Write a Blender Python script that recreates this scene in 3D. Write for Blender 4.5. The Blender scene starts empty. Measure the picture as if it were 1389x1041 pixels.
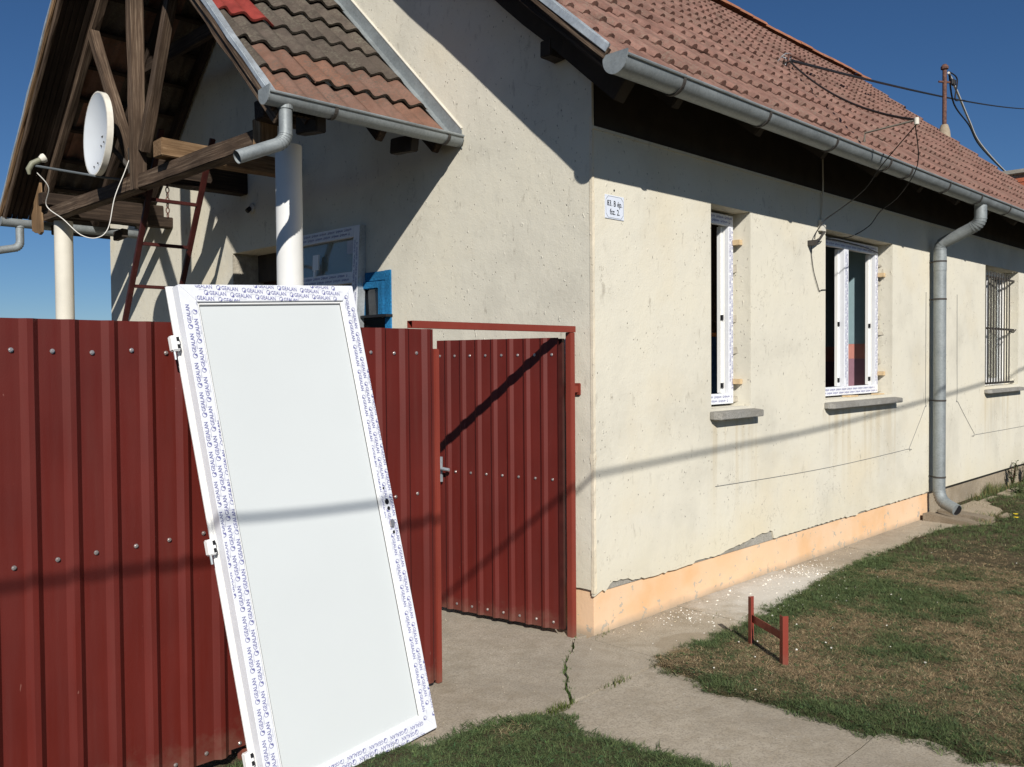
import bpy, bmesh, math, random
import numpy as np
from mathutils import Vector, Matrix, noise as mnoise
from mathutils.geometry import tessellate_polygon
R = math.radians
SC = bpy.context.scene
COL = SC.collection
random.seed(7); np.random.seed(7)

# ------------------------------------------------------------------ camera
cam = bpy.data.cameras.new('camera'); co = bpy.data.objects.new('camera', cam); COL.objects.link(co)
cr = Vector((0.7047246, -0.70943711, -0.00788874)); cu_ = Vector((0.023415, 0.01214362, 0.99965207)); cf = Vector((0.70909448, 0.70466412, -0.02516938))
CAM = Vector((-3.91867, -3.23646, 1.6))
co.matrix_world = Matrix(((cr.x, cu_.x, -cf.x, CAM.x), (cr.y, cu_.y, -cf.y, CAM.y), (cr.z, cu_.z, -cf.z, CAM.z), (0, 0, 0, 1)))
cam.sensor_width = 36; cam.lens = 1193.925 * 36 / 1389; cam.clip_start = .05; cam.clip_end = 3000
SC.camera = co
# ------------------------------------------------------------------ light
L = Vector((.73, 1.0, -.79)).normalized()
wd = bpy.data.worlds.new('World'); SC.world = wd; wd.use_nodes = True
nt = wd.node_tree; nt.nodes.clear()
sky = nt.nodes.new('ShaderNodeTexSky'); sky.sky_type = 'NISHITA'; sky.sun_disc = False
sky.sun_elevation = math.asin(-L.z); sky.sun_rotation = math.atan2(-L.x, -L.y) % (2 * math.pi)
sky.altitude = 100; sky.air_density = .8; sky.dust_density = 0.1; sky.ozone_density = 7.0
bg = nt.nodes.new('ShaderNodeBackground'); bg.inputs[1].default_value = .052
wo = nt.nodes.new('ShaderNodeOutputWorld')
hs = nt.nodes.new('ShaderNodeHueSaturation'); hs.inputs['Saturation'].default_value = 1.07; hs.inputs['Value'].default_value = 1.0
nt.links.new(sky.outputs[0], hs.inputs['Color']); nt.links.new(hs.outputs[0], bg.inputs[0]); nt.links.new(bg.outputs[0], wo.inputs[0])
sl = bpy.data.lights.new('sun', 'SUN'); sl.energy = 4.8; sl.angle = R(.53); sl.color = (1, .955, .89)
so = bpy.data.objects.new('sun', sl); COL.objects.link(so); so.rotation_euler = L.to_track_quat('-Z', 'Y').to_euler(); so.location = (-8, -12, 12)
SC.view_settings.view_transform = 'Standard'; SC.view_settings.look = 'None'
SC.view_settings.exposure = 0.24; SC.view_settings.gamma = 1; SC.view_settings.use_curve_mapping = False
SC.render.engine = 'CYCLES'

# ------------------------------------------------------------------ materials
class MT:
    def __init__(s, name, rough=.8, metal=0, spec=.3):
        s.m = bpy.data.materials.new(name); s.m.use_nodes = True
        s.t = s.m.node_tree; s.b = s.t.nodes['Principled BSDF']
        s.b.inputs['Roughness'].default_value = rough; s.b.inputs['Metallic'].default_value = metal
        s.b.inputs['Specular IOR Level'].default_value = spec
        s.bump = None; s.color = None
    def n(s, ty, **kw):
        o = s.t.nodes.new(ty)
        for k, v in kw.items(): setattr(o, k, v)
        return o
    def l(s, a, b): s.t.links.new(a, b)
    def pos(s, scale=(1, 1, 1), obj=False):
        if obj: src = s.n('ShaderNodeTexCoord').outputs['Object']
        else: src = s.n('ShaderNodeNewGeometry').outputs['Position']
        mp = s.n('ShaderNodeMapping'); mp.inputs['Scale'].default_value = scale; s.l(src, mp.inputs[0]); return mp.outputs[0]
    def noise(s, vec, scale=5, detail=4, rough=.55, out='Fac'):
        o = s.n('ShaderNodeTexNoise'); o.inputs['Scale'].default_value = scale; o.inputs['Detail'].default_value = detail
        o.inputs['Roughness'].default_value = rough; s.l(vec, o.inputs['Vector']); return o.outputs[out]
    def ramp(s, fac, stops):
        o = s.n('ShaderNodeValToRGB'); e = o.color_ramp.elements
        while len(e) < len(stops): e.new(.5)
        for i, (p, c) in enumerate(stops):
            e[i].position = p; e[i].color = (c[0], c[1], c[2], 1) if not isinstance(c, (int, float)) else (c, c, c, 1)
        s.l(fac, o.inputs[0]); return o.outputs[0]
    def mix(s, fac, a, b, mode='MIX'):
        o = s.n('ShaderNodeMix', data_type='RGBA', blend_type=mode)
        if isinstance(fac, (int, float)): o.inputs[0].default_value = fac
        else: s.l(fac, o.inputs[0])
        for i, v in ((6, a), (7, b)):
            if isinstance(v, (tuple, list)): o.inputs[i].default_value = (v[0], v[1], v[2], 1)
            else: s.l(v, o.inputs[i])
        return o.outputs[2]
    def math(s, op, a, b=None, c=None):
        o = s.n('ShaderNodeMath', operation=op)
        for i, v in enumerate((a, b, c)):
            if v is None: continue
            if isinstance(v, (int, float)): o.inputs[i].default_value = v
            else: s.l(v, o.inputs[i])
        return o.outputs[0]
    def col(s, v):
        if isinstance(v, (tuple, list)): s.b.inputs['Base Color'].default_value = (v[0], v[1], v[2], 1)
        else: s.l(v, s.b.inputs['Base Color'])
    def bmp(s, h, dist=.003, strength=1):
        o = s.n('ShaderNodeBump'); o.inputs['Distance'].default_value = dist; o.inputs['Strength'].default_value = strength
        s.l(h, o.inputs['Height'])
        if s.bump: s.l(s.bump, o.inputs['Normal'])
        s.bump = o.outputs[0]; s.l(s.bump, s.b.inputs['Normal'])

def plain(name, c, rough=.7, var=.15, scale=8, bump=0, bs=60, metal=0, spec=.3):
    m = MT(name, rough, metal, spec); p = m.pos()
    f = m.noise(p, scale, 5)
    a = tuple(x * (1 - var) for x in c); b = tuple(min(1, x * (1 + var)) for x in c)
    m.col(m.ramp(f, [(.3, a), (.7, b)]))
    if bump: m.bmp(m.noise(p, bs, 4), bump)
    return m.m

def plaster(name, base, stain=True):
    m = MT(name, .9, 0, .15); p = m.pos()
    f = m.noise(p, 1.3, 6, .6)
    c = m.ramp(f, [(.3, tuple(x * .84 for x in base)), (.5, base), (.72, (base[0] * 1.04, base[1] * 1.03, base[2] * 1.0))])
    # yellowish damp towards blotches
    y = m.ramp(m.noise(p, .9, 5), [(.52, 0), (.7, .55)])
    c = m.mix(y, c, (base[0] * 1.0, base[1] * .92, base[2] * .78))
    # blurry vertical streak specks
    ps = m.pos((1, 1, .42))
    s1 = m.ramp(m.noise(ps, 15, 4, .65), [(.60, 0), (.71, .6)])
    s2 = m.ramp(m.noise(p, 2.2, 3), [(.38, 0.15), (.6, 1)])
    c = m.mix(m.math('MULTIPLY', s1, s2), c, (.30, .27, .215))
    s3 = m.ramp(m.noise(m.pos((1, 1, .55)), 42, 3, .6), [(.66, 0), (.73, .8)])
    c = m.mix(s3, c, (.2, .18, .15))
    # crisp pits
    v = m.n('ShaderNodeTexVoronoi'); v.inputs['Scale'].default_value = 27; m.l(m.pos((1, 1, .7)), v.inputs['Vector'])
    d = m.ramp(v.outputs['Distance'], [(.05, 1), (.12, 0)])
    g = m.ramp(m.noise(p, 3.1, 3), [(.45, 0), (.56, 1)])
    pit = m.math('MULTIPLY', d, g)
    c = m.mix(m.math('MULTIPLY', pit, .8), c, (.2, .18, .15))
    sp = m.n('ShaderNodeSeparateXYZ'); m.l(m.n('ShaderNodeNewGeometry').outputs['Position'], sp.inputs[0])
    st = m.ramp(m.noise(m.pos((9, 9, .35)), 1.6, 4, .6), [(.45, 0), (.65, .55)])
    zr = m.ramp(m.math('DIVIDE', sp.outputs[2], 1.2), [(.35, 0), (.96, 1), (1, 0)])
    for xa, xb in ((1.2, 1.85), (2.9, 4.4), (6.9, 8.3)):
        mk = m.math('MULTIPLY', m.math('GREATER_THAN', sp.outputs[0], xa), m.math('LESS_THAN', sp.outputs[0], xb))
        c = m.mix(m.math('MULTIPLY', m.math('MULTIPLY', st, zr), mk), c, (.47, .39, .25))
    base_d = m.ramp(m.math('ADD', sp.outputs[2], m.math('MULTIPLY', m.noise(p, 3, 5), .5)), [(.45, .5), (.8, 0)])
    c = m.mix(base_d, c, (base[0] * .92, base[1] * .88, base[2] * .76))
    dn = m.n('ShaderNodeVectorMath', operation='ADD'); m.l(p, dn.inputs[0]); m.l(m.noise(p, 3, 5, .6, 'Color'), dn.inputs[1])
    vc = m.n('ShaderNodeTexVoronoi', feature='DISTANCE_TO_EDGE'); vc.inputs['Scale'].default_value = .9; m.l(dn.outputs[0], vc.inputs['Vector'])
    ck = m.math('MULTIPLY', m.ramp(vc.outputs['Distance'], [(.001, 1), (.004, 0)]), m.ramp(m.noise(p, 1.1, 2), [(.52, 0), (.56, .55)]))
    c = m.mix(ck, c, (.25, .22, .17))
    m.col(c)
    h = m.noise(p, 90, 4, .6); m.bmp(h, .0011)
    m.bmp(m.noise(p, 7, 5, .6), .005)
    m.bmp(m.math('MULTIPLY', pit, -1), .004)
    sc = m.ramp(m.noise(m.pos((1, 1, .7)), 26, 2), [(.68, 0), (.74, 1)])
    m.bmp(sc, .002)
    return m.m

def wood(name, a, b, rough=.85, obj=True, sc=1.0):
    m = MT(name, rough, 0, .2)
    p = m.pos((.8 * sc, 26 * sc, 26 * sc), obj=obj)
    f = m.noise(p, 2.6, 7, .7)
    oi = m.n('ShaderNodeObjectInfo').outputs['Random']
    c = m.ramp(f, [(.32, tuple(x * .45 for x in a)), (.5, a), (.68, b)])
    big = m.ramp(m.noise(m.pos(), 2.6, 4), [(.35, .55), (.7, 1.15)])
    c = m.mix(1, c, big, 'MULTIPLY')
    c = m.mix(m.math('MULTIPLY', oi, .35), c, tuple(x * .5 for x in a))
    m.col(c); m.bmp(f, .004); m.bmp(m.noise(m.pos((3, 60, 60), obj=obj), 3, 3), .0015)
    return m.m

def tiles(name, a, b, lichen=None, rough=.85, lamt=.0, spec=.3):
    m = MT(name, rough, 0, spec); p = m.pos()
    g = m.n('ShaderNodeNewGeometry').outputs['Random Per Island']
    oi = m.n('ShaderNodeObjectInfo').outputs['Random']
    r = m.math('FRACT', m.math('ADD', g, oi))
    c = m.ramp(r, [(0, a), (1, b)])
    n1 = m.noise(p, 7, 6, .65)
    c = m.mix(m.ramp(n1, [(.35, .7), (.6, 0)]), c, tuple(x * .5 for x in a))
    if lichen:
        n2 = m.noise(p, 3.0, 8, .75); n3 = m.noise(p, 55, 4, .7)
        k = m.math('MULTIPLY', m.ramp(n2, [(.42, 0), (.62, 1)]), m.ramp(n3, [(.45, 0), (.62, lamt)]))
        c = m.mix(k, c, lichen)
    n4 = m.noise(p, 160, 3, .7)
    c = m.mix(m.ramp(n4, [(.3, .35), (.6, 0)]), c, tuple(x * .4 for x in a))
    m.col(c); m.bmp(n4, .0015); m.bmp(n1, .004)
    return m.m

def redsteel(name, c, rough=.42):
    m = MT(name, rough, 0, .38); p = m.pos()
    f = m.noise(p, 3, 5); pv = m.noise(m.pos((9, 9, .6)), 3, 5)
    k = m.ramp(f, [(.3, tuple(x * .88 for x in c)), (.7, tuple(x * 1.1 for x in c))])
    k = m.mix(m.ramp(pv, [(.62, 0), (.85, .06)]), k, (.16, .10, .07))
    sc = m.ramp(m.noise(m.pos((1, 1, .25)), 55, 2), [(.77, 0), (.79, .5)])
    k = m.mix(sc, k, (.28, .13, .10))
    zz_ = m.n('ShaderNodeSeparateXYZ'); m.l(m.n('ShaderNodeNewGeometry').outputs['Position'], zz_.inputs[0])
    md = m.ramp(m.math('ADD', zz_.outputs[2], m.math('MULTIPLY', m.noise(p, 14, 5, .7), .28)), [(.12, .4), (.27, 0)])
    k = m.mix(md, k, (.17, .115, .08))
    m.col(k); rr = m.ramp(pv, [(.3, rough - .08), (.7, rough + .16)]); m.l(rr, m.b.inputs['Roughness'])
    m.bmp(m.noise(p, 220, 2), .0003); m.bmp(m.noise(m.pos((5, 5, .9)), 2.4, 2), .0007)
    return m.m

def zinc(name, c, rough=.5, metal=.55):
    m = MT(name, rough, metal, .5); p = m.pos()
    v = m.n('ShaderNodeTexVoronoi'); v.inputs['Scale'].default_value = 90; m.l(p, v.inputs['Vector'])
    f = m.noise(p, 6, 6, .65)
    k = m.ramp(f, [(.3, tuple(x * .75 for x in c)), (.7, tuple(min(1, x * 1.15) for x in c))])
    k = m.mix(.25, k, m.ramp(v.outputs['Color'], [(.2, tuple(x * .7 for x in c)), (.8, tuple(min(1, x * 1.3) for x in c))]))
    st = m.ramp(m.noise(m.pos((6, 6, 1)), 9, 4), [(.6, 0), (.78, .5)])
    k = m.mix(st, k, (.3, .29, .26))
    m.col(k); m.l(m.ramp(f, [(.3, rough - .1), (.7, rough + .2)]), m.b.inputs['Roughness']); m.bmp(f, .0015)
    return m.m

def concrete(name, c, dust=False):
    m = MT(name, .92, 0, .2); p = m.pos()
    f = m.noise(p, 1.6, 8, .62); g = m.noise(p, 11, 6, .65); h = m.noise(p, 110, 4, .7)
    k = m.ramp(f, [(.3, tuple(x * .74 for x in c)), (.52, c), (.7, tuple(x * 1.13 for x in c))])
    k = m.mix(m.ramp(g, [(.32, .45), (.55, 0)]), k, (c[0] * .66, c[1] * .62, c[2] * .55))
    k = m.mix(m.ramp(h, [(.38, .75), (.53, 0)]), k, tuple(x * .55 for x in c))
    ws = m.ramp(m.noise(p, 4.3, 8, .75), [(.6, 0), (.72, .35)])
    k = m.mix(ws, k, (.50, .47, .41))
    ds = m.ramp(m.noise(p, 2.1, 9, .72), [(.52, 0), (.68, .62)])
    k = m.mix(ds, k, (c[0] * .6, c[1] * .58, c[2] * .52))
    s = m.ramp(m.noise(p, 60, 2), [(.68, 0), (.74, .5)])
    k = m.mix(s, k, (.5, .47, .42))
    if dust:
        # plaster dust fallen below the window openings
        mp = m.n('ShaderNodeMapping'); mp.inputs['Location'].default_value = (-1.72 * .98, .30 * 1.9, 0); mp.inputs['Scale'].default_value = (.98, 1.9, 0)
        m.l(m.n('ShaderNodeNewGeometry').outputs['Position'], mp.inputs[0])
        ln = m.n('ShaderNodeVectorMath', operation='LENGTH'); m.l(mp.outputs[0], ln.inputs[0])
        e = m.math('ADD', ln.outputs['Value'], m.math('MULTIPLY', m.math('SUBTRACT', m.noise(p, 5, 6, .7), .5), 1.3))
        k = m.mix(m.ramp(e, [(.35, .85), (.95, 0)]), k, (.56, .54, .49))
        # old dried puddle ring
        mp = m.n('ShaderNodeMapping'); mp.inputs['Location'].default_value = (-.28 * 3.0, .44 * 4.6, 0); mp.inputs['Scale'].default_value = (3.0, 4.6, 0)
        m.l(m.n('ShaderNodeNewGeometry').outputs['Position'], mp.inputs[0])
        ln = m.n('ShaderNodeVectorMath', operation='LENGTH'); m.l(mp.outputs[0], ln.inputs[0])
        e = m.math('ADD', ln.outputs['Value'], m.math('MULTIPLY', m.math('SUBTRACT', m.noise(p, 6, 4), .5), .35))
        k = m.mix(m.ramp(e, [(.62, .6), (.70, 0)]), k, (c[0] * .66, c[1] * .62, c[2] * .55))
    m.col(k); m.bmp(h, .002); m.bmp(g, .004); m.bmp(f, .008)
    return m.m

def peach():
    m = MT('peach_plinth_paint', .85, 0, .2); p = m.pos()
    f = m.noise(p, 2.2, 6)
    k = m.ramp(f, [(.35, (.72, .51, .335)), (.65, (.71, .465, .275))])
    s = m.ramp(m.noise(p, 3.2, 4), [(.5, 0), (.7, .5)])
    k = m.mix(s, k, (.66, .38, .17))
    z = m.n('ShaderNodeSeparateXYZ'); m.l(m.n('ShaderNodeNewGeometry').outputs['Position'], z.inputs[0])
    low = m.math('SUBTRACT', .20, z.outputs[2])
    ch = m.math('ADD', m.noise(p, 17, 4, .6), m.math('MULTIPLY', low, .25))
    gate = m.ramp(z.outputs[0], [(0, 0), (.12, 1)])
    k = m.mix(m.ramp(ch, [(.655, 0), (.675, .9)]), k, (.42, .38, .31))
    ch2 = m.noise(m.pos((1, 1, 1)), 9, 3, .5)
    k = m.mix(m.ramp(ch2, [(.70, 0), (.73, .8)]), k, (.36, .31, .24))
    d = m.ramp(m.math('ADD', z.outputs[2], m.math('MULTIPLY', m.noise(p, 8, 4), .06)), [(.03, .7), (.085, 0)])
    k = m.mix(d, k, (.32, .27, .2))
    m.col(k); m.bmp(m.ramp(ch, [(.68, 0), (.70, -1)]), .004); m.bmp(m.noise(p, 70, 3), .001); m.bmp(f, .008)
    return m.m

def soil():
    m = MT('soil', 1, 0, .1); p = m.pos()
    a = m.noise(p, 2.0, 6, .6); b = m.noise(p, 24, 6, .7); c = m.noise(p, 140, 4, .7)
    k = m.ramp(a, [(.36, (.05, .052, .026)), (.5, (.085, .068, .04)), (.68, (.13, .097, .063))])
    k = m.mix(m.ramp(b, [(.4, .7), (.6, 0)]), k, (.03, .03, .016))
    k = m.mix(m.ramp(c, [(.52, 0), (.66, .55)]), k, (.26, .2, .12))
    m.col(k); m.bmp(b, .02); m.bmp(c, .006)
    return m.m

def vcol(name, rough=.7, spec=.25, trans=0.0):
    m = MT(name, rough, 0, spec)
    a = m.n('ShaderNodeAttribute', attribute_name='Col'); m.col(a.outputs['Color'])
    return m.m

CREAM = plaster('cream_plaster', (.635, .602, .502))
MORTAR = concrete('exposed_mortar', (.34, .325, .285))
PEACH = peach()
GREYPL = concrete('grey_plinth', (.36, .30, .22))
CONC = concrete('concrete', (.395, .345, .27), dust=True)
SILL = concrete('sill_concrete', (.30, .29, .265))
SOIL = soil()
WOODD = wood('weathered_dark_wood', (.045, .030, .021), (.10, .07, .048))
WOODM = wood('weathered_brown_wood', (.10, .066, .044), (.27, .20, .14))
WOODL = wood('light_split_wood', (.24, .145, .075), (.46, .32, .19))
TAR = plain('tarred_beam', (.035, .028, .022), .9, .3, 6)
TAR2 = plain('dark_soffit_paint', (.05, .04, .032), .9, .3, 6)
TM = tiles('clay_tile', (.205, .108, .082), (.28, .152, .118), (.22, .2, .15), .8, .55)
TD = tiles('dark_lichened_tile', (.082, .064, .05), (.11, .086, .068), (.19, .18, .13), .9, .6)
TO = tiles('orange_worn_tile', (.225, .112, .072), (.19, .11, .082), (.095, .08, .062), .85, 1.0)
TR = tiles('new_red_tile', (.27, .045, .034), (.3, .05, .038), None, .5)
TRIDGE = tiles('ridge_tile_clay', (.36, .15, .08), (.42, .17, .09), (.2, .16, .12), .85, .5)
RED = redsteel('red_coated_steel', (.098, .0105, .0065), .52)
REDP = redsteel('red_painted_bar', (.20, .034, .021), .5)
REDD = plain('dark_red_ladder_paint', (.05, .011, .009), .55, .25, 12)
ZN = zinc('galvanised_zinc', (.25, .275, .28), .55, .35)
ZNL = zinc('bright_zinc_strip', (.48, .52, .54), .45)
STEEL = plain('screw_steel', (.55, .5, .48), .35, .1, 50, metal=.8)
BOLT = plain('dark_bracket_steel', (.05, .045, .04), .7, .2, 20)
PVC = plain('white_pvc', (.80, .80, .78), .32, .02, 5, spec=.5)
PANEL = plain('white_door_panel', (.61, .64, .635), .3, .015, 2, spec=.5)
FILM = plain('white_protective_film', (.72, .735, .77), .45, .03, 25, bump=.0004, bs=60, spec=.4)
BEAD = plain('grey_gasket', (.13, .135, .14), .6, .05)
INK = plain('blue_print_ink', (.15, .155, .34), .5, .1)
INKG = plain('grey_print_ink', (.50, .51, .57), .5, .1)
BLACK = plain('black_plastic_and_hollow_shade', (.012, .012, .014), .5, .1)  # black plastic parts, also painted shade inside holes and openings
SIGNW = plain('sign_enamel', (.66, .70, .78), .25, .02, spec=.5)
SIGNB = plain('sign_black', (.012, .012, .014), .4, .1)
GLASS = MT('window_glass', .03, 0, .5); GLASS.col((.9, .95, .95)); GLASS.b.inputs['Transmission Weight'].default_value = 1; GLASS.b.inputs['IOR'].default_value = 1.45; GLASS = GLASS.m
DARKGL = plain('dark_glass', (.01, .011, .013), .08, .1, spec=.6)
BLUE = wood('blue_painted_wood', (.02, .19, .42), (.035, .30, .60))
COLP = plain('white_pipe_column', (.66, .66, .64), .5, .05, 5)
COLG = plain('dirty_cream_column', (.58, .55, .47), .6, .08, 4)
DISHM = plain('dish_white', (.62, .65, .67), .35, .03, 6, spec=.5)
DISHR = plain('dish_rim', (.66, .63, .55), .5, .12, 14)
CABW = plain('white_cable', (.62, .60, .55), .5, .05)
CABB = plain('black_cable', (.018, .016, .015), .6, .1)
RUST = plain('rusty_mast', (.12, .06, .045), .8, .5, 25)
BRICK = plain('chimney_brick', (.38, .115, .06), .9, .25, 30)
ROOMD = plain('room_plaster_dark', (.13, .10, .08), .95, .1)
RNAVY = plain('room_navy', (.02, .05, .12), .8, .1)
RORANGE = plain('room_orange', (.5, .17, .05), .8, .1)
RTEAL = plain('room_pale_blue', (.28, .40, .43), .9, .06)
RPINK = plain('room_salmon', (.62, .27, .22), .9, .06)
RVIO = plain('room_violet', (.36, .2, .25), .9, .08)
SAND = plain('fresh_cut_wood', (.55, .41, .24), .8, .12, 30)
GREYM = plain('grey_edge_steel', (.10, .115, .125), .5, .1)
GRASSM = vcol('grass_blades', .75, .2)
CHIP = vcol('plaster_chips', .9, .1)
YEL = plain('dandelion_yellow', (.75, .55, .02), .7, .05)
BROWND = wood('brown_door_wood', (.07, .028, .018), (.11, .045, .03))
CURT = plain('pale_blinds', (.42, .42, .44), .8, .1, 30)
FOAM = plain('porch_render_rough', (.34, .31, .25), .95, .25, 14, bump=.01, bs=30)

# ------------------------------------------------------------------ mesh helpers
WM = {}
class MB:
    def __init__(s): s.v = []; s.f = []; s.mi = []
    def add(s, vs, fs, mi=0):
        o = len(s.v); s.v += [tuple(v) for v in vs]; s.f += [tuple(i + o for i in f) for f in fs]; s.mi += [mi] * len(fs); return s
    def box(s, x0, x1, y0, y1, z0, z1, mi=0):
        vs = [(x, y, z) for x in (x0, x1) for y in (y0, y1) for z in (z0, z1)]
        return s.add(vs, [(0, 1, 3, 2), (4, 6, 7, 5), (0, 4, 5, 1), (2, 3, 7, 6), (0, 2, 6, 4), (1, 5, 7, 3)], mi)
    def fbox(s, o, a, b, c, a0, a1, b0, b1, c0, c1, mi=0):
        o, a, b, c = Vector(o), Vector(a), Vector(b), Vector(c)
        vs = [o + a * x + b * y + c * z for x in (a0, a1) for y in (b0, b1) for z in (c0, c1)]
        return s.add(vs, [(0, 1, 3, 2), (4, 6, 7, 5), (0, 4, 5, 1), (2, 3, 7, 6), (0, 2, 6, 4), (1, 5, 7, 3)], mi)
    def prism(s, poly, f3, t0, t1, mi=0, holes=()):
        """poly 2D outline (and holes) mapped by f3(u, v, t), thick from t0 to t1"""
        loops = [list(poly)] + [list(h) for h in holes]
        tri = tessellate_polygon([[Vector((u, v, 0)) for u, v in lp] for lp in loops])
        flat = [q for lp in loops for q in lp]; n = len(flat)
        vs = [f3(u, v, t0) for u, v in flat] + [f3(u, v, t1) for u, v in flat]
        fs = [tuple(t) for t in tri] + [tuple(i + n for i in reversed(t)) for t in tri]
        k = 0
        for lp in loops:
            m = len(lp)
            for i in range(m): j = (i + 1) % m; fs.append((k + i, k + j, k + j + n, k + i + n))
            k += m
        return s.add(vs, fs, mi)
    def tube(s, pts, r, n=8, mi=0, cap=True, taper=None, closed=False):
        pts = [Vector(p) for p in pts]; o = len(s.v); N = len(pts); prev = None
        rr = r if isinstance(r, (list, tuple)) else [r] * N
        for i, p in enumerate(pts):
            d = (pts[min(i + 1, N - 1)] - pts[max(i - 1, 0)])
            d = d.normalized() if d.length > 1e-9 else Vector((0, 0, 1))
            a = d.orthogonal().normalized() if prev is None else (prev - d * prev.dot(d)).normalized()
            prev = a; b = d.cross(a)
            for k in range(n):
                t = 2 * math.pi * k / n; s.v.append(tuple(p + (a * math.cos(t) + b * math.sin(t)) * rr[i]))
        for i in range(N - 1):
            for k in range(n):
                s.f.append((o + i * n + k, o + i * n + (k + 1) % n, o + (i + 1) * n + (k + 1) % n, o + (i + 1) * n + k)); s.mi.append(mi)
        if cap:
            s.f.append(tuple(o + k for k in reversed(range(n)))); s.f.append(tuple(o + (N - 1) * n + k for k in range(n))); s.mi += [mi, mi]
        return s
    def build(s, name, mats, parent=None, smooth=False, mw=None, bevel=0, weld=False):
        me = bpy.data.meshes.new(name); me.from_pydata(s.v, [], s.f)
        if not isinstance(mats, (list, tuple)): mats = [mats]
        for m in mats: me.materials.append(m)
        me.polygons.foreach_set('material_index', s.mi)
        bm = bmesh.new(); bm.from_mesh(me)
        if weld: bmesh.ops.remove_doubles(bm, verts=bm.verts, dist=1e-5)
        bmesh.ops.recalc_face_normals(bm, faces=bm.faces)
        if bevel: bmesh.ops.bevel(bm, geom=[e for e in bm.edges if len(e.link_faces) == 2 and e.calc_face_angle(0) > .6], offset=bevel, segments=2, affect='EDGES', clamp_overlap=True)
        bm.to_mesh(me); bm.free()
        if smooth:
            me.polygons.foreach_set('use_smooth', [True] * len(me.polygons))
            if hasattr(me, 'set_sharp_from_angle'): me.set_sharp_from_angle(angle=R(40))
        me.update()
        return link(name, me, parent, mw)

def link(name, data, parent=None, mw=None):
    o = bpy.data.objects.new(name, data); COL.objects.link(o)
    mw = mw or Matrix.Identity(4); o.matrix_basis = mw; WM[o] = mw.copy()
    if parent:
        o.parent = parent; o.matrix_parent_inverse = WM[parent].inverted()
    return o
def tag(o, label=None, cat=None, group=None, kind=None):
    for k, v in (('label', label), ('category', cat), ('group', group), ('kind', kind)):
        if v: o[k] = v
    return o
def thing(name, loc, label, cat, group=None):
    o = link(name, None, None, Matrix.Translation(Vector(loc))); o.empty_display_size = .1
    return tag(o, label, cat, group)
def frame(p0, p1, up=(0, 0, 1)):
    p0, p1 = Vector(p0), Vector(p1); x = (p1 - p0).normalized(); y = Vector(up).cross(x).normalized(); z = x.cross(y)
    return Matrix(((x.x, y.x, z.x, p0.x), (x.y, y.y, z.y, p0.y), (x.z, y.z, z.z, p0.z), (0, 0, 0, 1))), (p1 - p0).length
def beam(name, p0, p1, w, h, mat, parent, up=(0, 0, 1), bev=.006, rough=True):
    """rough sawn timber, w across, h along up"""
    M, ln = frame(p0, p1, up); mb = MB(); n = max(2, int(ln / .22)); rnd = random.Random(hash((round(p0[0] * 97), round(p0[1] * 89), round(p1[2] * 83))) & 0xffff)
    k = .0045 if rough else 0; ring = []
    for i in range(n + 1):
        x = ln * i / n
        ring.append([(x, sy * w / 2 + rnd.uniform(-k, k), sz * h / 2 + rnd.uniform(-k, k)) for sy, sz in ((-1, -1), (1, -1), (1, 1), (-1, 1))])
    vs = [v for r in ring for v in r]; fs = [(3, 2, 1, 0), tuple(n * 4 + q for q in (0, 1, 2, 3))]
    for i in range(n):
        for q in range(4): fs.append((i * 4 + q, i * 4 + (q + 1) % 4, (i + 1) * 4 + (q + 1) % 4, (i + 1) * 4 + q))
    mb.add(vs, fs); return mb.build(name, mat, parent, mw=M, bevel=bev)
def board(name, pts, thick, mat, parent, w):
    return beam(name, pts[0], pts[1], thick, w, mat, parent)
def wav(x, s=1.0): return mnoise.noise(Vector((x * s, 3.3, 7.7)))

# ------------------------------------------------------------------ ground
def gz(x, y):
    z = -.03
    t = min(1, max(0, (-1.75 - x) / .45)); z -= .03 * t
    if x > 5.3 and y > -1.1: z += .05 * min(1, (x - 5.3) / .8) * max(0, min(1, (y + 1.1) / .9))
    z += .012 * mnoise.noise(Vector((x * 1.3, y * 1.3, 0)))
    return z
def axisvals(lo, hi, step, far):
    a = list(np.arange(lo, hi + 1e-6, step)); e = hi; s = step
    while e < far: s *= 1.5; e += s; a.append(e)
    b = lo; s = step; pre = []
    while b > -far: s *= 1.5; b -= s; pre.append(b)
    return pre[::-1] + a
gx = axisvals(-6, 11, .17, 600); gy = axisvals(-5, 7.5, .17, 600)
mb = MB(); nx, ny = len(gx), len(gy)
mb.v = [(x, y, gz(x, y) if abs(x) < 14 and abs(y) < 12 else -.05) for x in gx for y in gy]
for i in range(nx - 1):
    for j in range(ny - 1): mb.f.append((i * ny + j, (i + 1) * ny + j, (i + 1) * ny + j + 1, i * ny + j + 1)); mb.mi.append(0)
g = mb.build('ground', SOIL, smooth=True); tag(g, kind='structure')

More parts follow.
